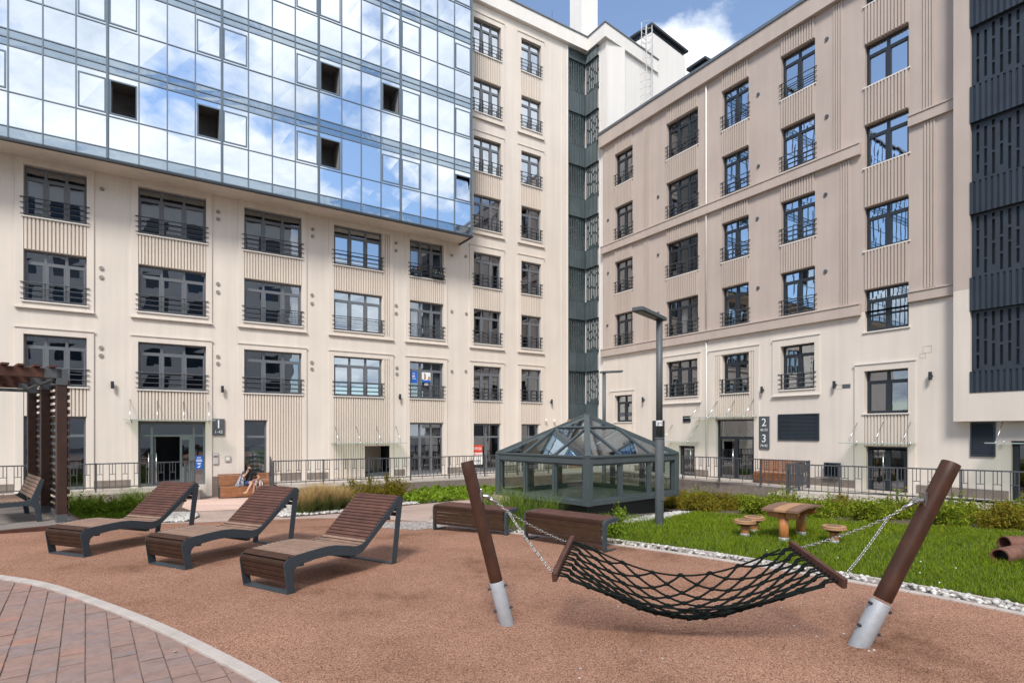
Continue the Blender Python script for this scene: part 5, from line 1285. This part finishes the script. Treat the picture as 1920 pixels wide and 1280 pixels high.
m = MB(); m.ball((-.235, -.45, .235), .05, 1.7, .95, .8, 10, 6); m.build('shoe', M('tan_shoe', (.5, .38, .2), .7), man, smooth=True)
pm2, nt, p, L = new_mat('plaid_cloth'); tc = nt.nodes.new('ShaderNodeTexCoord'); ck = nt.nodes.new('ShaderNodeTexChecker'); ck.inputs['Scale'].default_value = 16; ck.inputs['Color1'].default_value = (.45, .46, .5, 1); ck.inputs['Color2'].default_value = (.10, .13, .2, 1); L.new(tc.outputs['Object'], ck.inputs['Vector']); L.new(ck.outputs['Color'], p.inputs['Base Color']); p.inputs['Roughness'].default_value = .9
m = MB(); n = 8; G = [[None] * (n + 1) for _ in range(n + 1)]
for i in range(n + 1):
    for j in range(n + 1):
        s, t_ = i / n, j / n; w_ = .10 + .22 * t_
        G[i][j] = (-.20 - (s - .35) * w_ - .16 * t_, .12 + .16 * (1 - t_) - .05 * math.sin(s * 7 + t_ * 3) - .10 * math.sin(math.pi * s), 1.05 - .58 * t_ + .02 * math.sin(s * 9))
for i in range(n):
    for j in range(n): m.quad(G[i][j], G[i + 1][j], G[i + 1][j + 1], G[i][j + 1])
m.build('plaid_overshirt', pm2, man, smooth=True)
bag = thing('shoulder_bag', 'pale bag with white strap loops on the bench right of the man', 'bag', A2W(ua(486, 1.0), -.80, gl_ + .46), ROT_A)
m = MB(); m.ball((0, 0, .12), .13, 1.15, .6, .95, 12, 8); m.build('body', M('bag_beige', (.5, .37, .3), .8, var=.2), bag, smooth=True)
m = MB()
for a, h in ((-.14, -.42), (-.05, -.3)): m.tube([(a - .05, -.05, .16), (a - .10, -.32, .05), (a - .02, -.34, h), (a + .16, -.32, h * .6), (a + .18, -.1, .14)], .014, 6)
m.build('strap', WHITE, bag, smooth=True)

# ------------------------------------------------------------------ planting
def leaf_mesh(name, Cn, size, mat, parent=None, aspect=.45, jitter=.35, upb=0.0):
    n = len(Cn); d = rng.normal(size=(n, 3)); d[:, 2] += upb; d /= np.linalg.norm(d, axis=1)[:, None]
    r = rng.normal(size=(n, 3)); e = np.cross(d, r); e /= np.linalg.norm(e, axis=1)[:, None]
    L = (size * (1 + jitter * rng.normal(size=n)).clip(.4, 1.8))[:, None]; dn = np.cross(d, e) * L * .12
    V = np.stack([Cn - d * L * .5, Cn + e * L * aspect * .5 + dn, Cn + d * L * .5, Cn - e * L * aspect * .5 + dn], 1).reshape(-1, 3)
    return np_mesh(name, V, np.arange(4 * n).reshape(n, 4), mat, parent)
def blades(name, base, hgt, wid, lean, mat, parent=None, kind=None):
    """grass blades: three-joint strips"""
    n = len(base); a = rng.uniform(0, 2 * np.pi, n); dr = np.stack([np.cos(a), np.sin(a), np.zeros(n)], 1); s = np.stack([-np.sin(a), np.cos(a), np.zeros(n)], 1)
    h = np.asarray(hgt)[:, None] if np.ndim(hgt) else hgt * rng.uniform(.55, 1.25, n)[:, None]; w = (np.asarray(wid)[:, None] if np.ndim(wid) else wid) * np.ones((n, 1)); l = lean * rng.uniform(.2, 1.3, n)[:, None] * h
    up = np.array([0, 0, 1.0]); p0 = base; p1 = base + up * h * .5 + dr * l * .22; p2 = base + up * h * (1 - .25 * lean) + dr * l
    V = np.stack([p0 - s * w * .5, p0 + s * w * .5, p1 - s * w * .42, p1 + s * w * .42, p2 - s * w * .06, p2 + s * w * .06], 1).reshape(-1, 3)
    k = np.arange(n)[:, None] * 6; Fq = np.concatenate([k + [0, 1, 3, 2], k + [2, 3, 5, 4]], 0)
    o = np_mesh(name, V, Fq, mat, parent)
    if kind: o['kind'] = kind
    return o
def in_poly(poly, X, Y):
    r = np.zeros(len(X), bool); j = len(poly) - 1
    for i in range(len(poly)):
        xi, yi = poly[i]; xj, yj = poly[j]
        r ^= ((yi > Y) != (yj > Y)) & (X < (xj - xi) * (Y - yi) / (yj - yi + 1e-12) + xi); j = i
    return r
def scatter(poly, n, near=None):
    P_ = np.array(poly); lo, hi = P_.min(0), P_.max(0); X = rng.uniform(lo[0], hi[0], n); Y = rng.uniform(lo[1], hi[1], n)
    k = in_poly(poly, X, Y)
    if near: k &= rng.uniform(0, 1, n) < np.clip(near / Y, 0, 1)
    X, Y = X[k], Y[k]; return X, Y
gzv = np.vectorize(gz)
GRASS = leaf_mat('grass_blade', [(.095, .145, .006), (.145, .215, .008), (.19, .27, .012), (.25, .31, .02), (.12, .19, .008), (.30, .32, .06)], .5, .35)
LAWN_V = [q for q in LAWN]
X, Y = scatter(LAWN_V, 420000, 6.2)
cl = np.sin(X * 2.3 + 1.1 * np.sin(Y * 1.7)) * np.sin(Y * 2.9 + .7 * np.sin(X * 3.1)) * .22 + 1
o = blades('lawn', np.stack([X, Y, gzv(Y) + .004], 1), .085 * cl * rng.uniform(.5, 1.3, len(X)), .0055 * (Y / 7) ** .6, .8, GRASS, kind='stuff'); tag(o, 'short bright green lawn around the play table', 'lawn')
# longer tufts at the kerb
BUSHL = leaf_mat('bush_leaf', [(.08, .15, .008), (.14, .22, .012), (.20, .28, .018), (.27, .32, .03), (.29, .26, .04), (.10, .19, .010)], .5, .3)
BUSHO = leaf_mat('bush_leaf_rusty', [(.14, .15, .016), (.21, .19, .02), (.26, .19, .025), (.17, .18, .018), (.28, .17, .03)], .5, .3)
LIME = leaf_mat('lime_leaf', [(.17, .27, .02), (.24, .35, .03), (.13, .22, .02), (.30, .40, .05)], .5, .35)
DARKG = leaf_mat('dark_green_leaf', [(.07, .14, .010), (.11, .19, .012), (.17, .25, .02), (.24, .31, .03)], .5, .3)
TWIG = M('twig', (.10, .06, .035), .8, var=.2)
def bush(name, mat, n, rx, rz, size, seed, shoots=14):
    r_ = np.random.default_rng(seed); nb = 26; bl = r_.normal(size=(nb, 3)); bl /= np.linalg.norm(bl, axis=1)[:, None]; bl[:, 2] = np.abs(bl[:, 2])
    cen = bl * (r_.uniform(.25, .88, (nb, 1))) * [rx, rx, rz]; idx = r_.integers(0, nb, n)
    Cn = cen[idx] + r_.normal(size=(n, 3)) * [rx * .2, rx * .2, rz * .15]; Cn[:, 2] = np.abs(Cn[:, 2]) + .02
    ex = []; m_ = MB()
    for k in range(shoots):
        a = r_.uniform(0, 6.28); q = r_.uniform(0, .85); b0 = np.array([math.cos(a) * rx * q, math.sin(a) * rx * q, rz * (1 - q * .6) * .8]); d = np.array([math.cos(a) * .3, math.sin(a) * .3, 1]); L_ = r_.uniform(.1, .3)
        for t_ in np.linspace(0, 1, 14): ex.append(b0 + d * L_ * t_ + r_.normal(size=3) * .022)
        m_.tube([(math.cos(a) * rx * q * .2, math.sin(a) * rx * q * .2, 0), tuple(b0), tuple(b0 + d * L_)], [.008, .004, .002], 4)
    return np.concatenate([Cn, np.array(ex)]) if ex else Cn, m_
def make_bush(name, label, cat, mat, n, rx, rz, size, seed, group, shoots=14):
    t = thing(name, label, cat, group=group); Cn, m_ = bush(name, mat, n, rx, rz, size, seed, shoots)
    leaf_mesh('leaves', Cn, size, mat, t); m_.build('stems', TWIG, t); return t
protos = [make_bush('hedge_bush', 'low yellow-green bush in the loose hedge between the lawn and the right railing', 'bush', BUSHL if k != 1 else BUSHO, 4200, .58, .54, .06, 40 + k, 'bushes of the hedge behind the lawn', 9) for k in range(4)]
FR = [(5.2, 15.95), (6.2, 14.8), (7.1, 13.7), (8.0, 12.75), (8.9, 11.9), (9.75, 11.1), (10.6, 10.1), (11.4, 9.2)]
spots = []
for k, (x, y) in enumerate(FR):
    spots.append((x + .25, y + .3, .9)); spots.append((x + 1.0, y + .95, .95))
    if y < 15: spots.append((x + 1.75, y + 1.7, 1.05))
spots += [(4.9, 17.6, .8), (5.6, 17.2, 1.0), (6.3, 18.2, 1.0), (6.9, 17.0, .95), (5.9, 19.6, 1.0), (7.4, 18.5, .9)]
used = [0] * 4
for k, (x, y, s) in enumerate(spots):
    q = 1 if (k % 7 == 0 or x < 6.4 and k % 2) else (0, 2, 3)[k % 3]
    o = protos[q] if not used[q] else copy_tree(protos[q]); used[q] = 1
    o.location = (x + random.uniform(-.12, .12), y + random.uniform(-.12, .12), gz(y) - .01); o.rotation_euler.z = random.uniform(0, 6.28); s2 = s * random.uniform(.85, 1.12); o.scale = (s2, s2, s2 * random.uniform(.85, 1.15))
# rust-green bushes before the left walkway
pr = make_bush('flowering_bush', '', 'bush', BUSHO, 3000, .62, .78, .06, 71, 'rusty green bushes before the walkway', 22)
for k, (px, d, w_) in enumerate(((662, 22.6, 'leftmost of four, beside the tan grasses'), (693, 22.4, 'second of four from the tan grasses'), (724, 22.8, 'third of four from the tan grasses'), (750, 23.0, 'rightmost of four, beside the lime ground cover'))):
    o = pr if k == 0 else copy_tree(pr); o['label'] = 'rusty green bush before the raised walkway, ' + w_
    o.location = ((px - CX) / F * d, d, gz(d)); o.rotation_euler.z = k * 1.9; o.scale = (1, 1, (1, 1.1, 1.22, 1.02)[k])
# tan plumed grasses
GR2 = leaf_mat('fescue', [(.10, .15, .05), (.15, .19, .06), (.2, .23, .08), (.12, .17, .05)], .6, .3); PLUME = leaf_mat('plume', [(.50, .34, .14), (.58, .42, .2), (.44, .30, .12), (.55, .44, .22)], .7, .3)
def tuft(name, label, cat, group, n1, h1, n2, h2, rad, m1, m2):
    t = thing(name, label, cat, group=group); a = rng.uniform(0, 6.28, n1); r = rad * np.sqrt(rng.uniform(0, 1, n1)); b = np.stack([r * np.cos(a), r * np.sin(a), np.zeros(n1)], 1)
    blades('leaf_blades', b, h1, .008, .75, m1, t)
    if n2:
        a = rng.uniform(0, 6.28, n2); r = rad * .8 * np.sqrt(rng.uniform(0, 1, n2)); b = np.stack([r * np.cos(a), r * np.sin(a), np.zeros(n2)], 1)
        blades('plumes', b, h2 * rng.uniform(.75, 1.1, n2), .011, .45, m2, t)
    return t
tf = tuft('ornamental_grass', '', 'ornamental grass', 'tan plumed grasses in the middle bed', 1100, .48, 420, .85, .28, GR2, PLUME)
for k, (px, d, w_) in enumerate(((572, 15.3, 'front row, left of the middle lounger back'), (596, 15.9, 'front row, second from the left'), (620, 16.3, 'front row, third from the left'), (643, 16.9, 'front row, fourth from the left'), (583, 17.2, 'rear row, left'), (608, 17.6, 'rear row, middle'), (636, 18.4, 'rear row, right'))):
    o = tf if k == 0 else copy_tree(tf); o['label'] = 'tan plumed ornamental grass, ' + w_; s = random.uniform(.85, 1.1)
    o.location = ((px - CX) / F * d, d, gz(d)); o.rotation_euler.z = k * 2.1; o.scale = (s, s, s)
# lime ground cover (uncountable)
GC = [(-3.2, 19.6), (-2.2, 21.6), (-1.1, 23.4), (-.6, 26.5), (-3.2, 27.5), (-4.3, 25.0), (-4.2, 22)]
X, Y = scatter(GC, 14000); hh = .30 * (.6 + .4 * np.sin(X * 6) * np.sin(Y * 5))
o = leaf_mesh('ground_cover', np.stack([X, Y, gzv(Y) + rng.uniform(.02, 1, len(X)) * hh], 1), .13, LIME, aspect=.6); tag(o, 'lime green ground cover along the pebble edge', 'ground cover', kind='stuff')
# left bed
lp = make_bush('low_shrub', '', 'shrub', DARKG, 2400, .55, .38, .06, 81, 'low green shrubs in the left bed')
for k, (px, d, w_) in enumerate(((118, 15.2, 'behind the pergola slats'), (150, 15.6, 'next to the pergola post'), (185, 14.6, 'behind the foot of the left lounger'), (215, 15.3, 'middle of the row'), (245, 15.0, 'left of the leftmost lounger back'), (270, 16.4, 'behind the leftmost lounger back'), (60, 16.6, 'seen under the pergola bench'), (20, 16.4, 'at the left edge of the photo'))):
    o = lp if k == 0 else copy_tree(lp); o['label'] = 'low green shrub in the left bed, ' + w_; s = random.uniform(.9, 1.15)
    o.location = ((px - CX) / F * d, d, gz(d)); o.rotation_euler.z = k * 1.3; o.scale = (s, s, s)
TALLG = leaf_mat('tall_grass', [(.10, .17, .02), (.15, .23, .03), (.20, .27, .05), (.13, .20, .025)], .5, .35)
tg = tuft('tall_grass', '', 'grass clump', 'tall bright grass clumps', 170, .72, 0, 0, .28, TALLG, None)
for k, (px, d, w_) in enumerate(((133, 16.8, 'right beside the pergola post'), (178, 17.6, 'against the granite wall, left'), (238, 18.0, 'against the granite wall, middle'), (255, 18.3, 'against the granite wall, right'), (290, 18.8, 'under the entrance railing'))):
    o = tg if k == 0 else copy_tree(tg); o['label'] = 'tall bright grass clump in the left bed, ' + w_; o.location = ((px - CX) / F * d, d, gz(d)); o.rotation_euler.z = k * 1.7; s = random.uniform(.85, 1.15); o.scale = (s, s, s)
tg2 = tuft('tall_grass', '', 'grass clump', 'tall bright grass clumps', 240, .80, 0, 0, .26, TALLG, None)
for k, (px, d, w_) in enumerate(((918, 13.6, 'left of the skylight corner'), (945, 12.9, 'between the two backless benches, rear'), (972, 12.3, 'between the two backless benches, front'), (1000, 12.6, 'behind the right backless bench, left end'), (1030, 12.9, 'behind the right backless bench, middle'), (905, 15.2, 'farthest, beside the skylight frame'), (960, 14.6, 'under the left skylight panes'))):
    o = tg2 if k == 0 else copy_tree(tg2); o['label'] = 'tall bright grass clump by the skylight, ' + w_; o.location = ((px - CX) / F * d, d, gz(d)); o.rotation_euler.z = k * 1.7; s = random.uniform(.85, 1.15); o.scale = (s, s, s)
wd = make_bush('weed_plant', 'small yellow-green weed before the skylight corner', 'plant', LIME, 300, .2, .4, .05, 91, None, 10); wd.location = (2.25, 11.9, gz(11.9))
wd2 = make_bush('weed_plant', 'low leafy plant at the right end of the lawn bench', 'plant', DARKG, 500, .28, .22, .05, 92, None, 6); wd2.location = (1.85, 10.2, 0)

STONE = M('dusty_stone', (.36, .31, .28), .9, island=.3)
# pebbles and stones (uncountable)
ico = bmesh.new(); bmesh.ops.create_icosphere(ico, subdivisions=1, radius=1); IV = np.array([v.co[:] for v in ico.verts]); IF = np.array([[v.index for v in f.verts] for f in ico.faces]); ico.free()
def pebbles(name, poly, n, r, mat, label, dz=0.0, near=None):
    X, Y = scatter(poly, n, near); k = len(X); rad = r * rng.uniform(.55, 1.5, k); a = rng.uniform(0, 6.28, k); c, s = np.cos(a)[:, None], np.sin(a)[:, None]
    sc = rng.uniform(.75, 1.3, (k, 3)); sc[:, 2] *= .65; v = IV[None] * (1 + .12 * rng.normal(size=(k, len(IV), 1))) * sc[:, None] * rad[:, None, None]
    vx = v[..., 0] * c - v[..., 1] * s; vy = v[..., 0] * s + v[..., 1] * c
    P_ = np.stack([vx + X[:, None], vy + Y[:, None], v[..., 2] + (gzv(Y) + dz + rad * .35)[:, None]], -1).reshape(-1, 3)
    Fc = (IF[None] + (np.arange(k) * len(IV))[:, None, None]).reshape(-1, 3)
    o = np_mesh(name, P_, Fc, mat); o.data.polygons.foreach_set('use_smooth', [True] * len(o.data.polygons)); return tag(o, label, 'pebbles', kind='stuff')
pebbles('white_pebbles', LK2 + LK3[::-1], 20000, .027, PEBBLE, 'white pebble strip between the kerb and the lawn', +.012)
def band(pts, w): return pts + strip(MB(), pts, w, 0, 0, 1)[::-1]
pebbles('white_pebbles', band([(-5.75, 14.3), (-4.8, 15.55), (-4.25, 17.2), (-3.45, 19.2), (-2.45, 21.4), (-1.2, 23.6), (-.6, 26)], .55), 14000, .034, PEBBLE, 'white pebble edge of the middle bed')
pebbles('white_pebbles', [(-5.7, 14.4), (-8.2, 17.6), (-8.3, 23), (-4.6, 26), (-4.4, 17.4)], 9000, .03, PEBBLE, 'white pebbles under the tan grasses')
pebbles('white_pebbles', [(-9.7, 12.35), (-7.5, 13.0), (-7.95, 14.4), (-8.7, 15.6), (-9.4, 15.5), (-9.0, 13.6)], 5200, .03, PEBBLE, 'white pebbles at the corner of the left bed')
pebbles('white_pebbles', [(1.9, 12.0), (2.3, 12.2), (3.7, 13.6), (5.0, 15.7), (4.6, 15.9), (3.3, 14.2)], 6500, .03, PEBBLE, 'white pebbles along the skylight foot')
pebbles('gravel_patch', [(-3.2, 12.6), (-2.1, 13.0), (-1.3, 11.75), (-1.9, 11.2), (-2.8, 11.7)], 9000, .014, M('grey_gravel', (.30, .27, .25), .9, island=.4), 'grey gravel spilled beside the left backless bench')
pebbles('loose_stones', [(-.2, 4.4), (4.2, 4.0), (3.0, 6.2), (.4, 6.4)], 34, .012, STONE, 'loose pale stones scattered under the hammock')
pebbles('loose_stones', [(-8, 5), (1, 4.2), (7, 4.5), (2.5, 8.5), (-6, 12)], 60, .008, STONE, 'tiny pale stones scattered over the rubber ground')
X, Y = scatter([q for q in LK2 if q[1] > 9.2] + [(3.0, 10.8), (3.5, 13.2), (2.3, 15.2), (.2, 17.4), (-.9, 17.4), (-1.5, 15)], 9000)
o = blades('wild_grass', np.stack([X, Y, gzv(Y)], 1), .16, .008, .9, TALLG, kind='stuff'); tag(o, 'thin wild grass around the skylight foot', 'grass')
X, Y = scatter([(-18, 12.5), (-9.6, 12.8), (-9.2, 15), (-12, 19.5), (-18, 17)], 26000)
o = blades('wild_grass', np.stack([X, Y, gzv(Y)], 1), .15, .011, .8, leaf_mat('bed_grass', [(.08, .15, .010), (.12, .21, .014), (.18, .27, .02)], .5, .3), kind='stuff'); tag(o, 'thick grass filling the left bed', 'grass')
# clover heads in the lawn
X, Y = scatter([q for q in LK3 if q[1] < 8.5] + [(9, 2), (8, 7), (4.2, 9.0)], 60); k = len(X)
m = MB()
for x, y in zip(X, Y): m.ball((x, y, gz(y) + .085), .009, n=6, m=4)
o = m.build('clover_heads', WHITE); tag(o, 'tiny white clover heads in the lawn', 'clover', kind='stuff')

# ------------------------------------------------------------------ sky, sun, camera
SUN_AZ = math.atan2(-.18, -1); SUN_EL = R(48)       # azimuth measured from +Y towards +X
w = bpy.data.worlds.new('World'); scene.world = w; w.use_nodes = True; nt = w.node_tree; L = nt.links; bg = nt.nodes['Background']
sky = nt.nodes.new('ShaderNodeTexSky'); sky.sky_type = 'NISHITA'; sky.sun_disc = False; sky.sun_elevation = SUN_EL; sky.sun_rotation = SUN_AZ; sky.air_density = 1.0; sky.dust_density = 0.15; sky.ozone_density = 2.5
hs = nt.nodes.new('ShaderNodeHueSaturation'); hs.inputs['Saturation'].default_value = .92; hs.inputs['Value'].default_value = .96; L.new(sky.outputs[0], hs.inputs['Color'])
tc = nt.nodes.new('ShaderNodeTexCoord'); sx = nt.nodes.new('ShaderNodeSeparateXYZ'); L.new(tc.outputs['Generated'], sx.inputs[0])
zp = nt.nodes.new('ShaderNodeMath'); zp.operation = 'MAXIMUM'; zp.inputs[1].default_value = 0.0; L.new(sx.outputs['Z'], zp.inputs[0])
za = nt.nodes.new('ShaderNodeMath'); za.operation = 'ADD'; za.inputs[1].default_value = .32; L.new(zp.outputs[0], za.inputs[0])
cb = nt.nodes.new('ShaderNodeCombineXYZ')
for ax_ in ('X', 'Y'):
    dv = nt.nodes.new('ShaderNodeMath'); dv.operation = 'DIVIDE'; L.new(sx.outputs[ax_], dv.inputs[0]); L.new(za.outputs[0], dv.inputs[1]); L.new(dv.outputs[0], cb.inputs[ax_])
mp = nt.nodes.new('ShaderNodeMapping'); mp.inputs['Location'].default_value = (CLX, CLY, 0.7); L.new(cb.outputs[0], mp.inputs['Vector'])
def noise_n(sc, det, rough, dist=0.0):
    n = nt.nodes.new('ShaderNodeTexNoise'); n.inputs['Scale'].default_value = sc; n.inputs['Detail'].default_value = det; n.inputs['Roughness'].default_value = rough; n.inputs['Distortion'].default_value = dist; L.new(mp.outputs['Vector'], n.inputs['Vector']); return n
n1 = noise_n(1.9, 13, .54, .15); n2 = noise_n(3.6, 9, .6)
r1 = ramp(nt, [(.478, (0, 0, 0)), (.505, (.5, .5, .5)), (.535, (.98, .98, .98))]); L.new(n1.outputs['Fac'], r1.inputs['Fac'])
r2 = ramp(nt, [(.34, (.42, .48, .58)), (.5, (.74, .78, .84)), (.64, (1.0, 1.0, 1.0))]); L.new(n2.outputs['Fac'], r2.inputs['Fac'])
scl = nt.nodes.new('ShaderNodeVectorMath'); scl.operation = 'SCALE'; scl.inputs['Scale'].default_value = CLOUD; L.new(r2.outputs['Color'], scl.inputs[0])
mx = nt.nodes.new('ShaderNodeMix'); mx.data_type = 'RGBA'; L.new(r1.outputs['Color'], mx.inputs[0]); L.new(hs.outputs[0], mx.inputs[6]); L.new(scl.outputs['Vector'], mx.inputs[7]); L.new(mx.outputs[2], bg.inputs['Color'])
bg.inputs['Strength'].default_value = SKYS
sun = bpy.data.lights.new('sun', 'SUN'); sun.energy = SUNE; sun.angle = R(SUNA); sun.color = (1, .945, .87)
so = link(bpy.data.objects.new('sun', sun)); dv = Vector((math.sin(SUN_AZ) * math.cos(SUN_EL), math.cos(SUN_AZ) * math.cos(SUN_EL), math.sin(SUN_EL))); so.rotation_euler = dv.to_track_quat('Z', 'Y').to_euler(); so.location = (0, 0, 40)
cam = bpy.data.cameras.new('camera'); cam.sensor_width = 36; cam.lens = F / 1920 * 36; cam.shift_y = (Y0 - 640) / 1920; cam.clip_end = 600; cam.clip_start = .05
co = link(bpy.data.objects.new('camera', cam)); co.location = (0, 0, H); co.rotation_euler = (math.pi / 2, 0, 0); scene.camera = co
scene.view_settings.view_transform = 'Standard'; scene.view_settings.look = 'None'; scene.view_settings.exposure = EXPO; scene.view_settings.gamma = 1
scene.cycles.caustics_reflective = False; scene.cycles.caustics_refractive = False; scene.cycles.max_bounces = 8; scene.cycles.transparent_max_bounces = 12
